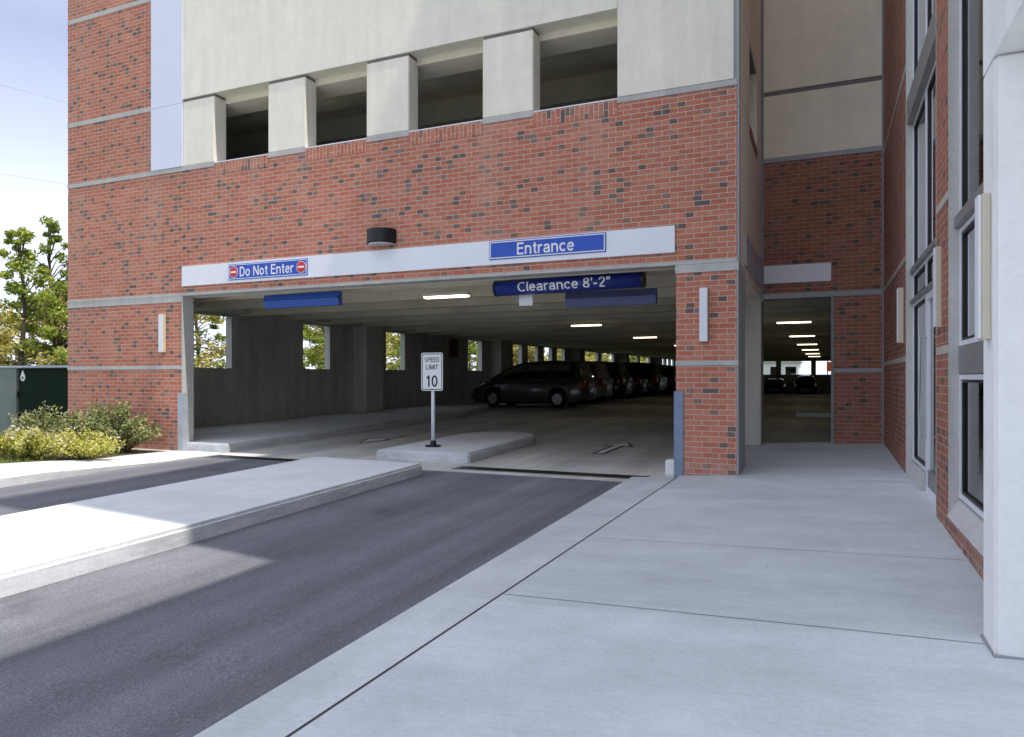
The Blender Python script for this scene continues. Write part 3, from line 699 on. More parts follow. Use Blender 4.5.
# ------------------------------------------------------------------ lobby building on the right
B = thing('lobby_building', 'tall brick building with glass entrance door and white concrete column', 'building', (.86, 8, 0))
XW = .86; H = 21.1
def bp(name, mat, mb, **k): return mb.build(name, M[mat], B, **k)
W1 = (6.99, 9.47); W2 = (4.2, 6.33)
BZ = [(-.3, 1.40), (1.46, 2.57), (2.64, 4.78), (4.84, 8.6)]
mb = MB()
for z0, z1 in BZ:
    mb.box(XW, XW + .3, W1[1] + .0, 12.885, z0, z1)
    mb.box(XW, XW + .3, W2[1] + .0, W1[0], z0, z1)
mb.box(XW, XW + .3, 3.9, 12.885, 8.66, H)
mb.box(XW, XW + .3, W2[0] - .3, W2[1], -.3, .165)
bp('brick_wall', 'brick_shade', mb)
for z in (1.43, 2.605, 4.81, 8.63):
    for y0, y1 in ((W1[1], 12.88), (W2[1], W1[0])):
        mb = MB(); mb.box(XW - .004, XW + .3, y0, y1, z - .03, z + .035); bp('string_course', 'tan', mb)
for y0, y1, z in ((W1[1] - .02, W1[1], .1), (W2[1] - .02, W2[1], .17), (W1[0], W1[0] + .02, .1)):
    mb = MB(); mb.box(XW - .002, XW + .2, y0, y1, z, 8.6); bp('window_surround', 'band', mb)
# sloped sill of the window and base of the door bay
mb = MB(); mb.prism([(XW - .015, .167), (XW + .2, .167), (XW + .2, .31), (XW + .06, .29)], 'y', W2[0] - .3, W2[1] - .021); bp('window_sill', 'jamb', mb)
mb = MB(); mb.prism([(XW - .02, .0), (XW + .2, .0), (XW + .2, .27), (XW + .055, .25)], 'y', 8.28, W1[1] - .021); bp('door_bay_sill', 'jamb', mb)
XF = XW + .065   # glazing plane
def frame(name, y0, y1, z0, z1, w, parent, mat='alu', d=.06):
    mb = MB(); mb.box(XF, XF + d, y0, y0 + w, z0, z1); mb.box(XF, XF + d, y1 - w, y1, z0, z1)
    mb.box(XF + .002, XF + d - .002, y0 + w, y1 - w, z0, z0 + w); mb.box(XF + .002, XF + d - .002, y0 + w, y1 - w, z1 - w, z1)
    return mb.build(name, M[mat], parent)
def glazed(name, y0, y1, z0, z1, w=.05, mat='alu'):
    f = frame(name, y0, y1, z0, z1, w, B, mat)
    g_ = MB(); e = .022
    for a, b, c, d in ((y0 + w, y0 + w + e, z0 + w, z1 - w), (y1 - w - e, y1 - w, z0 + w, z1 - w), (y0 + w + e, y1 - w - e, z0 + w, z0 + w + e), (y0 + w + e, y1 - w - e, z1 - w - e, z1 - w)):
        g_.box(XF + .012, XF + .028, a, b, c, d)
    g_.build('gasket', M['black'], f)
    mb = MB(); mb.quad((XF + .03, y0 + w, z0 + w), (XF + .03, y1 - w, z0 + w), (XF + .03, y1 - w, z1 - w), (XF + .03, y0 + w, z1 - w)); mb.build('pane', M['glass'], f)
    return f
ya, yb = W1[1] - .021, W1[0] + .021; ym = 8.28
glazed('window', ym, ya, .27, 2.06, .032)
glazed('window', ym, ya, 2.10, 2.40, .03); glazed('window', yb, ym, 2.10, 2.40, .03)
glazed('window', ym, ya, 2.46, 4.12, .032); glazed('window', yb, ym, 2.46, 4.12, .032)
glazed('window', ym, ya, 4.42, 8.5, .032); glazed('window', yb, ym, 4.42, 8.5, .032)
for z0, z1 in ((2.062, 2.098), (2.402, 2.458)):
    mb = MB(); mb.box(XF - .03, XF + .07, yb, ya, z0, z1); bp('transom', 'dark_alu', mb)
mb = MB(); mb.box(XF - .06, XF + .08, yb, ya, 4.125, 4.415); bp('metal_ledge', 'dark_alu', mb, bevel=.006)
D = frame('door', yb + .02, ym - .02, .06, 2.055, .075, B)
mb = MB(); y0, y1 = yb + .095, ym - .095; mb.quad((XF + .03, y0, .3), (XF + .03, y1, .3), (XF + .03, y1, 1.98), (XF + .03, y0, 1.98)); mb.build('pane', M['glass'], D)
mb = MB(); mb.box(XF + .008, XF + .05, y0, y1, .135, .30); mb.build('kick_plate', M['dark_alu'], D)
mb = MB(); mb.tube([(XF - .001, ym - .06, .62), (XF - .055, ym - .06, .62), (XF - .055, ym - .06, 1.62), (XF - .001, ym - .06, 1.62)], .014, 8); mb.build('handle', M['steel'], D)
mb = MB(); mb.box(XF + .02, XF + .06, ym - .018, ym + .0, .06, 2.06); mb.box(XF - .005, XF + .06, yb + .002, yb + .018, .06, 2.06); bp('door_frame', 'alu', mb)
# big window
y0, y1 = W2[0] - .3, W2[1] - .021
glazed('window', y0, y1,   .31, 1.235, .036); glazed('window', y0, y1, 1.45, 2.33, .036); glazed('window', y0, y1, 2.42, 8.5, .036)
mb = MB(); mb.box(XF - .004, XF + .05, y0, y1, 1.24, 1.445); bp('spandrel_panel', 'dark_alu', mb)
mb = MB(); mb.box(XF - .035, XF + .07, y0, y1, 2.335, 2.415); bp('transom', 'dark_alu', mb)
# lobby inside
mb = MB(); mb.quad((XW + .25, 4.2, .12), (6, 4.2, .12), (6, 12.8, .12), (XW + .25, 12.8, .12)); bp('lobby_floor', 'lobby_floor', mb)
mb = MB(); mb.box(6, 6.2, 4, 13, 0, 9); mb.box(XW + .31, 6, 12.6, 12.85, 0, 9); mb.box(1.3, 6, 3.95, 4.15, 0, 9); mb.box(XW + .3, 6, 4.15, 12.6, 8.8, 9); bp('lobby_wall', 'lobby', mb)
mb = MB(); mb.box(3.2, 3.5, 6.3, 7.2, .12, 8.8); mb.box(2.6, 4.2, 9.9, 10.6, .12, 1.2); bp('lobby_column', 'white_wall', mb)
mb = MB(); mb.box(XW + .3, 18, 12.0, 12.8, 9, H); mb.box(XW, 18, 3.62, 4.2, 10.01, H); mb.box(17.7, 18, 3.9, 12.8, -.3, H); mb.box(XW, 18, 3.62, 12.8, H - .3, H + .002)
mb.box(XW, 18, 12.9 + .31, 30, 10.5, H)
bp('upper_wall', 'cream_grey', mb)
# white portal wall with its column nearest the camera
XC = .69
mb = MB(); mb.prism([(XC, 3.78), (1.9, 3.78), (1.9, 4.04), (XC, 4.04)], 'z', -.2, 2.64); bp('portal_column', 'white_wall', mb, bevel=.012)
mb = MB(); mb.box(XC, XC + .35, -9, 4.04, 2.645, 10.0); bp('portal_spandrel', 'white_wall', mb)
mb = MB(); mb.box(XC + .35, 6.5, -9, 3.77, 9.7, 9.99); bp('portal_roof', 'white_wall', mb)  # unseen roof, set high and open-sided to block sun but admit sky light
for y in (-9, -4.6):
    mb = MB(); mb.box(XC, XC + .6, y, y + .5, -.7, 2.64); bp('portal_column', 'white_wall', mb, bevel=.012)
for y in (-9, -4.6, 3.37):
    mb = MB(); mb.box(6.1, 6.5, y, y + .4, -.7, 9.69); bp('portal_column', 'white_wall', mb, bevel=.012)
mb = MB(); mb.tube([(XC - .004, 4.04, z_walk(.69, 4.04) + .004), (XC - .004, 3.776, z_walk(.69, 3.78) + .004), (1.5, 3.776, z_walk(.69, 3.78) + .004)], .009, 6); bp('base_sealant', 'joint', mb)

# ------------------------------------------------------------------ cars
def interp(P, x):
    if x <= P[0][0]: return P[0][1]
    for (a, b), (c, d) in zip(P, P[1:]):
        if x <= c: return b + (d - b) * (x - a) / (c - a)
    return P[-1][1]
def make_car(name, label, cat, mat, Lc, W, belt, roof, wb, sx=(.0, .0), windows=(), r=.33, plate=True):
    """length along +x (nose at +x). belt: (x, height) of hood/belt line; roof: (x, height) cabin line"""
    t = thing(name, label, cat, (0, 0, 0), group='cars parked in the garage')
    h = Lc / 2; xf, xr = wb / 2 + sx[0], -wb / 2 + sx[0]
    st = sorted(set([-h + Lc * i / 60 for i in range(61)] + [xw + r * 1.16 * math.cos(a) for xw in (xf, xr) for a in [math.pi * k / 10 for k in range(11)]]))
    def hw(x):
        e = max(0, (abs(x) - (h - .55)) / .55); return W / 2 * (1 - .17 * e * e)
    def zb(x):
        z = .20 + .12 * max(0, (abs(x) - (h - .5)) / .5)
        for xw in (xf, xr):
            d = abs(x - xw)
            if d < r * 1.16: z = max(z, r + math.sqrt(max(0, (r * 1.16) ** 2 - d * d)))
        return z
    mb = MB(); rings = []
    for x in st:
        w, b, tp = hw(x), zb(x), interp(belt, x)
        b = min(b, tp - .08)
        mid = b + (tp - b) * .45
        half = [(w * .965, b), (w, b + (mid - b) * .5), (w * 1.0, mid), (w * .985, tp - .12), (w * .95, tp - .035), (w * .88, tp), (w * .45, tp + .018), (0, tp + .022)]
        ring = [(x, y, z) for y, z in half] + [(x, -y, z) for y, z in reversed(half[:-1])]
        i = len(mb.v); mb.v += ring; rings.append((i, len(ring)))
    for (a, n), (b, _) in zip(rings, rings[1:]):
        for k in range(n - 1): mb.f.append((a + k, b + k, b + k + 1, a + k + 1)); mb.rot.append(False)
    for (a, n) in (rings[0], rings[-1]): mb.f.append(tuple(range(a, a + n))); mb.rot.append(False)
    mb.build('body', mat, t, smooth=True, uv=False)
    # cabin
    x0, x1 = roof[0][0], roof[-1][0]; cs = [x0 + (x1 - x0) * i / 30 for i in range(31)]
    def pts(x):
        w = hw(x); bz = interp(belt, x) - .01; rz = max(interp(roof, x), bz + .005); f = (rz - bz)
        wt = w * .93 - f * .30
        return [(x, w * .93, bz), (x, (w * .93 + wt) / 2 + .012, bz + f * .5), (x, wt + .01, bz + f * .86), (x, wt - .09, rz - .01), (x, 0, rz + .02)]
    mb = MB(); rings = []
    for x in cs:
        P = pts(x); ring = P + [(a, -b, c) for a, b, c in reversed(P[:-1])]; i = len(mb.v); mb.v += ring; rings.append((i, len(ring)))
    for (a, n), (b, _) in zip(rings, rings[1:]):
        for k in range(n - 1): mb.f.append((a + k, b + k, b + k + 1, a + k + 1)); mb.rot.append(False)
    for (a, n) in (rings[0], rings[-1]): mb.f.append(tuple(range(a, a + n))); mb.rot.append(False)
    mb.build('cabin', mat, t, smooth=True, uv=False)
    for s in (1, -1):
        for a, b in windows:
            mb = MB(); xs2 = lin(a, b, 8); rows = []
            for x in xs2:
                P = pts(x); lo, hi = Vector(P[0]).lerp(Vector(P[1]), .22), Vector(P[1]).lerp(Vector(P[2]), .88); mdl = Vector(P[1])
                rows.append([(q.x, s * (q.y + .012), q.z) for q in (lo, mdl, hi)])
            for p, q in zip(rows, rows[1:]):
                for k in range(2): mb.quad(p[k], q[k], q[k + 1], p[k + 1])
            mb.build('side_window', M['carglass'], t, smooth=True, uv=False)
        # lamps, mirror
        w = hw(h - .12)
        mb = MB(); mb.box(h - .42, h - .04, s * (w * .58), s * (w * .97), interp(belt, h - .1) - .17, interp(belt, h - .1) - .05); mb.build('headlight', M['lamp'], t, bevel=.025)
        zt2 = interp(belt, -h + .1)
        mb = MB(); mb.box(-h - .012, -h + .22, s * (w * .70), s * (w * 1.005), zt2 - .30, zt2 - .02); mb.build('tail_light', M['tail'], t, bevel=.02)
        xm = roof[-1][0] - .45
        mb = MB(); mb.box(xm, xm + .12, s * (hw(xm) * .95), s * (hw(xm) + .16), interp(belt, xm) + .0, interp(belt, xm) + .15); mb.build('mirror', mat, t, bevel=.03)
        for xh in [(a + b) / 2 - .25 for a, b in windows[:2]]:
            mb = MB(); yy = hw(xh); mb.box(xh - .11, xh + .11, s * yy * .985, s * (yy * .985 + .035), interp(belt, xh) - .18, interp(belt, xh) - .15); mb.build('door_handle', mat, t, bevel=.006)
        for xw in (xf, xr):
            yo = s * (W / 2 - .10); mb = MB(); R_ = r
            prof = [(r * .62, -.10), (r * .93, -.105), (r, -.07), (r, .07), (r * .93, .105), (r * .62, .10)]
            n = 28; base = len(mb.v)
            for j in range(n):
                a = 2 * math.pi * j / n
                for q, yw_ in prof: mb.v.append((xw + q * math.cos(a), yo + s * yw_, r + q * math.sin(a)))
            m6 = len(prof)
            for j in range(n):
                for k in range(m6 - 1):
                    a0, b0 = base + j * m6 + k, base + ((j + 1) % n) * m6 + k
                    mb.f.append((a0, b0, b0 + 1, a0 + 1)); mb.rot.append(False)
            wh = mb.build('wheel', M['tyre'], t, smooth=True, uv=False)
            mb = MB(); yd = yo + s * .072
            mb.prism([(xw + r * .63 * math.cos(a), r + r * .63 * math.sin(a)) for a in [2 * math.pi * j / 24 for j in range(24)]], 'y', yo - s * .02, yo + s * .035)
            for k in range(5):
                a = 2 * math.pi * k / 5 + .3; ca, sa = math.cos(a), math.sin(a)
                P = [(u * r, v * r) for u, v in ((.08, -.09), (.62, -.11), (.62, .11), (.08, .09))]
                mb.prism([(xw + ca * u - sa * v, r + sa * u + ca * v) for u, v in P], 'y', yo + s * .04, yo + s * .088)
            mb.prism([(xw + r * .16 * math.cos(a), r + r * .16 * math.sin(a)) for a in [2 * math.pi * j / 12 for j in range(12)]], 'y', yo + s * .04, yo + s * .095)
            mb.build('rim', M['rim'], wh, uv=False)
    # windscreen and rear window
    def xscreen(a, b, nm):
        mb = MB(); rows = []
        for k in range(5):
            x = a + (b - a) * k / 4; P = pts(x); rz = P[4][2]; wv = P[3][1] * .97 if P[3][1] > 0 else .1
            e = .012 if nm == 'windscreen' else -.012
            rows.append([(x + e, -wv, rz - .008 + .008), (x + e, 0, rz + .014), (x + e, wv, rz - .008 + .008)])
        for p, q in zip(rows, rows[1:]):
            for k in range(2): mb.quad(p[k], q[k], q[k + 1], p[k + 1])
        mb.build(nm, M['carglass'], t, smooth=True, uv=False)
    # roof list: [(rear base), (rear top), ..., (front top), (front base)]
    ra, rb = roof[0], roof[1]; fa, fb = roof[-1], roof[-2]
    xscreen(ra[0] + (rb[0] - ra[0]) * .12, ra[0] + (rb[0] - ra[0]) * .9, 'rear_window')
    xscreen(fa[0] + (fb[0] - fa[0]) * .10, fa[0] + (fb[0] - fa[0]) * .9, 'windscreen')
    mb = MB(); mb.box(-h + .15, h - .15, -W / 2 + .22, W / 2 - .22, .17, .6); mb.build('underbody', M['under'], t)
    for s, nm in ((1, 'bumper'), (-1, 'bumper')):
        mb = MB(); w = hw(h) * .97
        mb.prism([(s * (h - .16), -w), (s * (h + .03), -w * .86), (s * (h + .06), -w * .4), (s * (h + .06), w * .4), (s * (h + .03), w * .86), (s * (h - .16), w)], 'z', .30, .52); mb.build(nm, mat, t, bevel=.03)
    mb = MB(); mb.box(-h - .02, -h + .0, -.16, .16, .62, .73); mb.build('license_plate', M['white'], t)
    mb = MB(); mb.box(h - .01, h + .012, -.42, .42, .55, .66); mb.build('grille', M['black'], t)
    return t
P_van, P_silver, P_black = paint('paint_dark_grey_green', (.045, .05, .045)), paint('paint_silver', (.20, .19, .17)), paint('paint_black', (.012, .012, .013))
P_blue, P_red, P_white = paint('paint_dark_blue', (.012, .018, .04)), paint('paint_maroon', (.06, .008, .008)), paint('paint_white', (.5, .5, .5), .3, 0)
van_s = dict(Lc=4.75, W=1.85, belt=[(-2.38, .98), (1.2, .98), (1.75, .90), (2.25, .70), (2.38, .58)], roof=[(-2.33, .99), (-2.12, 1.66), (-1.0, 1.74), (.1, 1.70), (.55, 1.58), (1.75, .92)], wb=2.72, windows=((-2.02, -1.12), (-1.05, -.1), (-.02, .95)))
suv_s = dict(Lc=4.5, W=1.82, belt=[(-2.25, 1.02), (.8, 1.02), (1.1, 1.0), (2.0, .9), (2.25, .72)], roof=[(-2.2, 1.03), (-1.98, 1.66), (-1.0, 1.74), (.0, 1.70), (.3, 1.62), (1.05, 1.02)], wb=2.65, r=.36, windows=((-1.9, -1.15), (-1.05, -.25), (-.17, .62)))
sed_s = dict(Lc=4.6, W=1.78, belt=[(-2.3, .92), (-1.6, .98), (.9, .92), (1.9, .78), (2.3, .6)], roof=[(-1.75, .98), (-.95, 1.38), (-.4, 1.44), (.2, 1.42), (.45, 1.36), (1.25, .9)], wb=2.68, windows=((-1.2, -.32), (-.24, .75)))
hat_s = dict(Lc=4.15, W=1.73, belt=[(-2.07, .95), (.8, .94), (1.6, .80), (2.07, .6)], roof=[(-2.0, .96), (-1.55, 1.42), (-.7, 1.50), (.1, 1.46), (.35, 1.40), (1.2, .9)], wb=2.55, windows=((-1.5, -.5), (-.42, .65)))
cars = {}
def car(kind, mat, name, label, x, y, rz):
    key = (kind, mat.name); spec = dict(v=van_s, s=suv_s, d=sed_s, h=hat_s)[kind]
    loc = (x, y, z_floor(y) + .002)
    if key not in cars:
        c = make_car(name, label, {'v': 'minivan', 's': 'suv', 'd': 'car', 'h': 'car'}[kind], mat, **spec); c.location = loc; c.rotation_euler = (0, 0, rz); cars[key] = c
    else: dup(cars[key], loc, rz, label)
PI = math.pi
car('v', P_van, 'minivan', 'dark grey minivan at the near end of the row under the wall openings', -10.1, 25.0, PI - .02)
car('s', P_silver, 'sport_utility_vehicle', 'silver grey sport utility vehicle parked directly beyond the dark minivan', -10.25, 28.0, PI + .02)
car('s', P_black, 'sport_utility_vehicle', 'black sport utility vehicle between the silver grey one and a dark sedan', -10.2, 31.0, PI)
car('d', P_blue, 'parked_car', 'dark blue sedan fourth from the near end of the row', -10.2, 33.9, PI + .02)
car('v', P_black, 'minivan', 'black minivan fifth from the near end of the row', -10.1, 36.8, PI)
car('h', P_red, 'parked_car', 'maroon hatchback sixth from the near end of the row', -10.2, 39.7, PI - .02)
car('s', P_black, 'sport_utility_vehicle', 'black sport utility vehicle seventh from the near end of the row', -10.2, 42.6, PI)
car('d', P_black, 'parked_car', 'black sedan eighth from the near end of the row', -10.1, 45.5, PI)
car('h', P_silver, 'parked_car', 'silver hatchback ninth from the near end of the row', -10.2, 48.4, PI)
car('d', P_blue, 'parked_car', 'dark blue sedan tenth from the near end of the row', -10.1, 51.3, PI)
car('s', P_silver, 'sport_utility_vehicle', 'silver sport utility vehicle eleventh from the near end of the row', -10.1, 54.2, PI)
car('d', P_red, 'parked_car', 'maroon sedan at the far end of the row under the wall openings', -10.1, 57.1, PI)
cars[('v', P_van.name)].scale = (.94, .96, .98); cars[('v', P_van.name)].location.x = -10.0
# cars seen through the side doorway
car('s', P_black, 'sport_utility_vehicle', 'black sport utility vehicle at the right edge of the side doorway', 2.75, 30.2, 0)
car('d', P_silver, 'parked_car', 'silver sedan beyond the black vehicle at the right of the side doorway', 2.85, 34.5, 0)
car('h', P_red, 'parked_car', 'maroon hatchback farther down the right side of the side doorway', 2.9, 41, 0)
car('d', P_blue, 'parked_car', 'dark blue sedan facing out at the back left of the side doorway', -4.2, 70.5, -PI / 2)
car('s', P_blue, 'sport_utility_vehicle', 'dark blue sport utility vehicle at the back middle of the side doorway', -1.6, 70.5, -PI / 2)
car('h', P_white, 'parked_car', 'white hatchback at the back right of the side doorway', -6.6, 70.5, -PI / 2)

# ------------------------------------------------------------------ planting
def rvec():
    while True:
        v = Vector((random.uniform(-1, 1), random.uniform(-1, 1), random.uniform(-1, 1)))
        if .01 < v.length < 1: return v
def add_leaf(mb, c, s, up=.3):
    n = (rvec().normalized() + Vector((0, 0, up))).normalized(); a = n.cross(rvec()).normalized(); b = n.cross(a)
    l, w = s * random.uniform(.7, 1.3), s * random.uniform(.35, .55)
    mb.v_i = len(mb.v); i = len(mb.v)
    mb.v += [tuple(c - a * l), tuple(c + b * w + n * s * .12), tuple(c + a * l), tuple(c - b * w + n * s * .12)]
    mb.f.append((i, i + 1, i + 2, i + 3)); mb.rot.append(False)
def make_tree(name, label, lmat, h, rad, clumps, per, lsize, spire=False, seed=1, low=.15):
    random.seed(seed)
    t = thing(name, label, 'tree', group=None)
    mb = MB()
    lean = Vector((random.uniform(-.3, .3), random.uniform(-.3, .3), 0))
    pt = lambda f: Vector((lean.x * f * f + .08 * math.sin(f * 7 + seed), lean.y * f * f + .08 * math.cos(f * 6 + seed), h * f))
    mb.tube([pt(f) for f in lin(0, .95, 8)], [.03 * h * (1 - f) * .55 + .015 for f in lin(0, .95, 8)], 8)
    lv = MB()
    for k in range(clumps):
        f = low + (1 - low) * (k + random.random()) / clumps
        env = rad * (1 - f) ** .75 * 1.35 + .25 if spire else rad * math.sin(math.pi * min(1, .18 + f * .86)) ** .7 + .15
        a = random.uniform(0, 2 * PI); d = env * random.uniform(.25, 1.0)
        base = pt(f * .88); c = Vector((base.x + d * math.cos(a), base.y + d * math.sin(a), h * f))
        mb.tube([base, base.lerp(c, .55) + Vector((0, 0, .1)), c], [.028, .016, .006], 5, caps=False)
        cr = random.uniform(.28, .62) * (.65 if f > .85 else 1) * max(.6, rad / 2)
        for _ in range(int(per * random.uniform(.5, 1.3))):
            p = rvec(); p = p * (.45 + .55 * p.length)
            add_leaf(lv, c + Vector((p.x * cr, p.y * cr, p.z * cr * .75)), lsize)
    mb.build('trunk', M['bark'], t, smooth=True, uv=False, local=True)
    lv.build('crown', M[lmat], t, uv=False, fix=False, local=True)
    return t
T = [make_tree('deciduous_tree', 'slender yellow green tree with open top standing left of the garage', 'leaf_a', 6.6, 1.35, 60, 110, .08, True, 3, .1),
     make_tree('deciduous_tree', 'leafy green tree with a bare upright tip beside the garage corner', 'leaf_b', 7.4, 1.2, 58, 105, .08, True, 11, .1),
     make_tree('deciduous_tree', 'low olive brown bushy tree behind the green cabinet', 'leaf_c', 4.2, 2.1, 75, 115, .085, False, 5, .12)]
zg = -.28
T[0].location = (-25.2, 15.9, zg); T[1].location = (-26.3, 17.7, zg); T[2].location = (-23.6, 13.2, zg)
dup(T[2], (-27.5, 18.6, zg), 1.3, 'olive bushy tree between the green cabinet and the brick corner', (1.1, 1.1, 1.15))
dup(T[0], (-29.5, 15.5, zg), 2.1, 'yellow green tree at the far left edge behind the cabinet', (1, 1, .9))
random.seed(21)
blk = 'sunlit leafy tree seen through the side wall openings of the garage'
k = 0
yy_ = 20.0
while yy_ < 135:
    src = T[(k * 2 + k // 3) % 3]; s = random.uniform(1.0, 1.3)
    if src is T[2]: s *= 1.25
    zs = s * random.uniform(.8, 1.05)
    c = dup(src, (-24 - random.uniform(0, 5) - (yy_ * .03), yy_, zg), random.uniform(0, 6.28), blk, (s * 1.15, s * 1.15, zs)); c['group'] = 'trees behind the garage side wall'
    yy_ += random.uniform(2.6, 3.6); k += 1
# low growth that closes the gaps between those trunks
random.seed(5); lv = MB()
for _ in range(9000):
    y = random.uniform(16, 140); x = -27 - random.uniform(0, 5); add_leaf(lv, Vector((x, y, zg + abs(random.gauss(0, 1)) * 1.1)), .17)
o = lv.build('undergrowth', M['leaf_a'], uv=False, fix=False); o['kind'] = 'stuff'; o['label'] = 'yellow green undergrowth between the trees behind the garage'; o['category'] = 'undergrowth'

def shrub(name, label, x, y, z, rx, ry, h, n, ls, mat, seed, flowers=0):
    random.seed(seed)
    t = thing(name, label, 'shrub', (x, y, z))
    st = MB(); lv = MB(); fl = MB()
    for k in range(26):
        a = random.uniform(0, 2 * PI); d = math.sqrt(random.random()); e = Vector((rx * d * math.cos(a), ry * d * math.sin(a), h * (1 - .55 * d * d) * random.uniform(.72, 1.08)))
        st.tube([Vector((e.x * .15, e.y * .15, 0)), Vector((e.x * .6, e.y * .6, e.z * .55)), e], [.012, .008, .003], 5, caps=False)
        for _ in range(n // 26):
            f = random.uniform(.25, 1.03); p = Vector((e.x * f, e.y * f, e.z * (f ** .8))) + rvec() * (.13 * (.5 + f * .5) * max(.8, rx))
            p.z = max(.03, p.z); add_leaf(lv, p, ls, .6)
        for _ in range(flowers):
            p = e + rvec() * .12; p.z += .03
            for _ in range(4): add_leaf(fl, p + rvec() * .025, .018, .8)
    st.build('stem', M['bark'], t, uv=False, local=True, smooth=True); lv.build('foliage', M[mat], t, uv=False, fix=False, local=True)
    if flowers: fl.build('blossom', M['blossom'], t, uv=False, fix=False, local=True)
    return t
shrub('shrub', 'tall olive shrub against the brick wall nearest the drive opening', -11.2, 8.75, -.06, .8, .45, .84, 3400, .034, 'leaf_s', 1)
shrub('shrub', 'olive shrub in the middle of the bed against the brick wall', -12.05, 8.8, -.06, .9, .5, .78, 3400, .034, 'leaf_s', 2)
shrub('shrub', 'grey olive shrub at the brick corner in front of the green cabinet', -13.25, 8.75, -.08, .9, .5, .74, 3400, .034, 'leaf_s', 3, 2)
shrub('flowering_shrub', 'low yellow green shrub with pale blossom nearest the drive opening', -10.75, 7.75, -.07, .75, .5, .46, 4200, .028, 'leaf_y', 4, 2)
shrub('flowering_shrub', 'low yellow green shrub with much pale blossom in the middle of the bed', -11.5, 7.3, -.07, .8, .55, .5, 4200, .028, 'leaf_y', 5, 6)
shrub('flowering_shrub', 'low yellow shrub with little blossom at the outer end of the bed', -12.5, 7.1, -.08, .85, .6, .45, 4200, .028, 'leaf_y', 6, 2)
random.seed(9); lv = MB()
for _ in range(16000):
    x = random.uniform(-16.5, -10.9); y = random.uniform(4.5, 8.9)
    if x > -11.25 and y < 6.4: continue
    z = zk(x, y) - .03
    h = random.uniform(.05, .13) * (2.0 if random.random() < .04 else 1); a = random.uniform(0, 6.28); dx, dy = math.cos(a) * .007, math.sin(a) * .007
    lx, ly = random.uniform(-.05, .05), random.uniform(-.05, .05)
    lv.quad((x - dx, y - dy, z), (x + dx, y + dy, z), (x + lx, y + ly, z + h))
o = lv.build('grass', M['blade'], uv=False, fix=False); o['kind'] = 'stuff'; o['label'] = 'short yellow green grass around the planting bed'; o['category'] = 'grass'

# utility cabinet
t = thing('utility_cabinet', 'dark green steel utility cabinet beside the brick corner of the garage', 'utility cabinet', (-16.5, 11.5, -.3))
mb = MB(); mb.box(-17.55, -15.6, 11.0, 12.4, -.35, 1.44); mb.build('cabinet_body', M['green'], t, bevel=.02)
mb = MB(); mb.box(-19.0, -17.55, 10.96, 12.4, -.35, 1.44); mb.build('cabinet_left_part', M['grey_green'], t, bevel=.02)  # left part of the same cabinet, in a lighter grey green
mb = MB(); mb.box(-19.05, -15.55, 10.94, 12.45, 1.442, 1.50); mb.build('lid', M['guard_pale'], t, bevel=.015)
mb = MB()
drop = [(-17.38 + .085 * math.cos(a), 1.22 + .085 * math.sin(a)) for a in [R(150 + 240 * i / 14) for i in range(15)]] + [(-17.38, 1.40)]
mb.prism(drop, 'y', 10.985, 10.997); mb.build('drop_badge', M['white'], t)
mb = MB(); mb.prism([(-17.38 + .035 * math.cos(a), 1.215 + .04 * math.sin(a)) for a in [2 * PI * i / 12 for i in range(12)]], 'y', 10.978, 10.984); mb.build('badge_mark', M['grey_green'], t)
mb = MB(); mb.box(-19.0, -18.2, 10.945, 10.958, 1.1, 1.40); mb.build('notice_plate', M['lavender'], t)
for z in (.2, .75):
    mb = MB(); mb.box(-17.57, -17.53, 10.97, 11.0, z, z + .14); mb.build('hinge', M['blackmetal'], t)

# overhead cables and what stands beyond the far wall
for n, (z0, z1, dx) in (('upper', (17.6, 18.2, 0)), ('lower', (13.2, 13.6, 2))):
    mb = MB(); P = []
    for i in range(25):
        f = i / 24; s = f * 6 % 1; P.append((-40.2 - 3.4 * f * 1.2 - dx, -20 + 150 * f, z0 + (z1 - z0) * f - .9 * math.sin(PI * s)))
    tag(mb.tube(P, .008, 6).build('overhead_cable', M['cable'], uv=False), f'thin dark overhead cable crossing the sky, the {n} of the two', 'cable', None)
t = thing('white_building', 'low white building in sunlight beyond the far garage openings', 'building', (-8, 108, 0))
mb = MB(); mb.box(-16, -3.4, 108, 118, -.5, 3.4); mb.build('wall', M['far_wall'], t)
mb = MB(); mb.box(-16.3, -3.1, 107.7, 118.3, 3.4, 3.7); mb.build('roof', M['band'], t)
for x in (-13, -10, -7.2, -5.2):
    mb = MB(); mb.box(x, x + 1.6, 107.95, 107.99, 1.3, 2.9); f = mb.build('window', M['alu'], t); mb = MB(); mb.box(x + .1, x + 1.5, 107.93, 107.948, 1.4, 2.8); mb.build('pane', M['carglass'], f)
t = thing('barrier', 'orange construction barrier standing outside the far garage openings', 'barrier', (.9, 82, .5))
mb = MB(); mb.box(.15, 1.6, 82, 82.1, 1.9, 2.9); mb.build('panel', M['orange'], t)
for x in (.25, 1.5):
    mb = MB(); mb.box(x - .05, x + .05, 82.1, 82.2, -.3, 3.0); mb.build('leg', M['steel'], t)
dup(T[0], (2.6, 96, .2), .5, 'yellow green tree outside the far garage openings', (1, 1, .9))

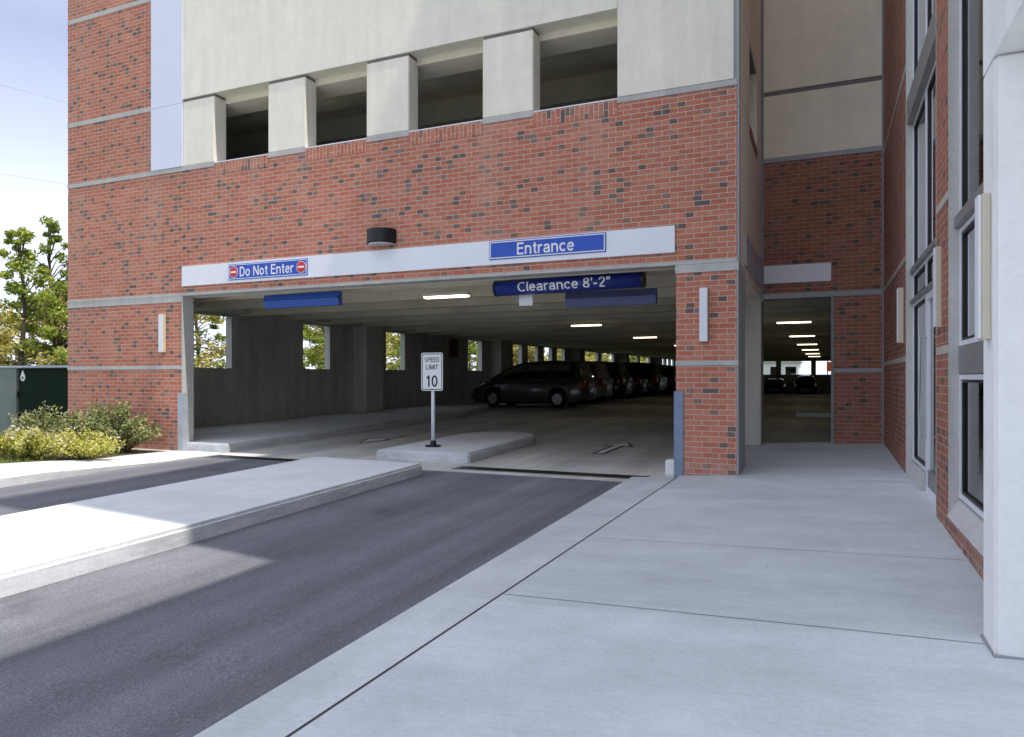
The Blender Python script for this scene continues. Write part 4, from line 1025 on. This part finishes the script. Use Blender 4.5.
# ------------------------------------------------------------------ light
sun_dir = Vector((-1, .14, -2.25)).normalized()
sd = bpy.data.lights.new('sun', 'SUN'); sd.energy = 5.0; sd.angle = R(.53); sd.color = (1, .95, .87)
so = bpy.data.objects.new('sun', sd); COL.objects.link(so); so.rotation_euler = sun_dir.to_track_quat('-Z', 'Y').to_euler(); so.location = (20, -5, 40)
w = bpy.data.worlds.new('World'); scene.world = w; w.use_nodes = True
nt = w.node_tree; nt.nodes.clear()
sky = N(nt, 'ShaderNodeTexSky'); sky.sky_type = 'NISHITA'; sky.sun_disc = False
sky.sun_elevation = math.asin(-sun_dir.z); sky.sun_rotation = math.atan2(-sun_dir.x, -sun_dir.y); sky.air_density = 1.0; sky.dust_density = 2.0; sky.ozone_density = 1.5
bg = N(nt, 'ShaderNodeBackground'); bg.inputs[1].default_value = .135
wo = N(nt, 'ShaderNodeOutputWorld'); 
tc = N(nt, 'ShaderNodeTexCoord'); sx_ = N(nt, 'ShaderNodeSeparateXYZ'); L(nt, tc.outputs['Generated'], sx_.inputs[0])
cn = N(nt, 'ShaderNodeTexNoise'); cn.inputs['Scale'].default_value = 2.6; cn.inputs['Detail'].default_value = 6; cn.inputs['Roughness'].default_value = .55; L(nt, tc.outputs['Generated'], cn.inputs['Vector'])
haze = ramp(nt, sx_.outputs['Z'], [(0., 1.), (.16, .95), (.27, .58), (.38, .32), (.5, .55), (.66, 1.), (1., 1.)]).outputs[0]
cl = ramp(nt, cn.outputs['Fac'], [(.3, .98), (.62, 1.03)]).outputs[0]
hz_ = N(nt, 'ShaderNodeMath', operation='MULTIPLY', use_clamp=True); L(nt, haze, hz_.inputs[0]); L(nt, cl, hz_.inputs[1])
lav = mixc(nt, .6, sky.outputs[0], (1.9, 2.0, 4.6))
L(nt, mixc(nt, hz_.outputs[0], lav, (8.8, 9.6, 11.6)), bg.inputs[0]); L(nt, bg.outputs[0], wo.inputs[0])

# ------------------------------------------------------------------ camera
cd = bpy.data.cameras.new('camera'); cd.sensor_width = 36; cd.lens = 720 / 1024 * 36; cd.shift_y = 9.5 / 1024; cd.clip_end = 3000; cd.clip_start = .05
co = bpy.data.objects.new('camera', cd); COL.objects.link(co); co.location = (0, 0, 1.21); co.rotation_euler = (math.pi / 2, 0, R(23.5))
scene.camera = co
scene.render.resolution_x = 1024; scene.render.resolution_y = 737
scene.view_settings.view_transform = 'Standard'; scene.view_settings.look = 'None'; scene.view_settings.exposure = 0
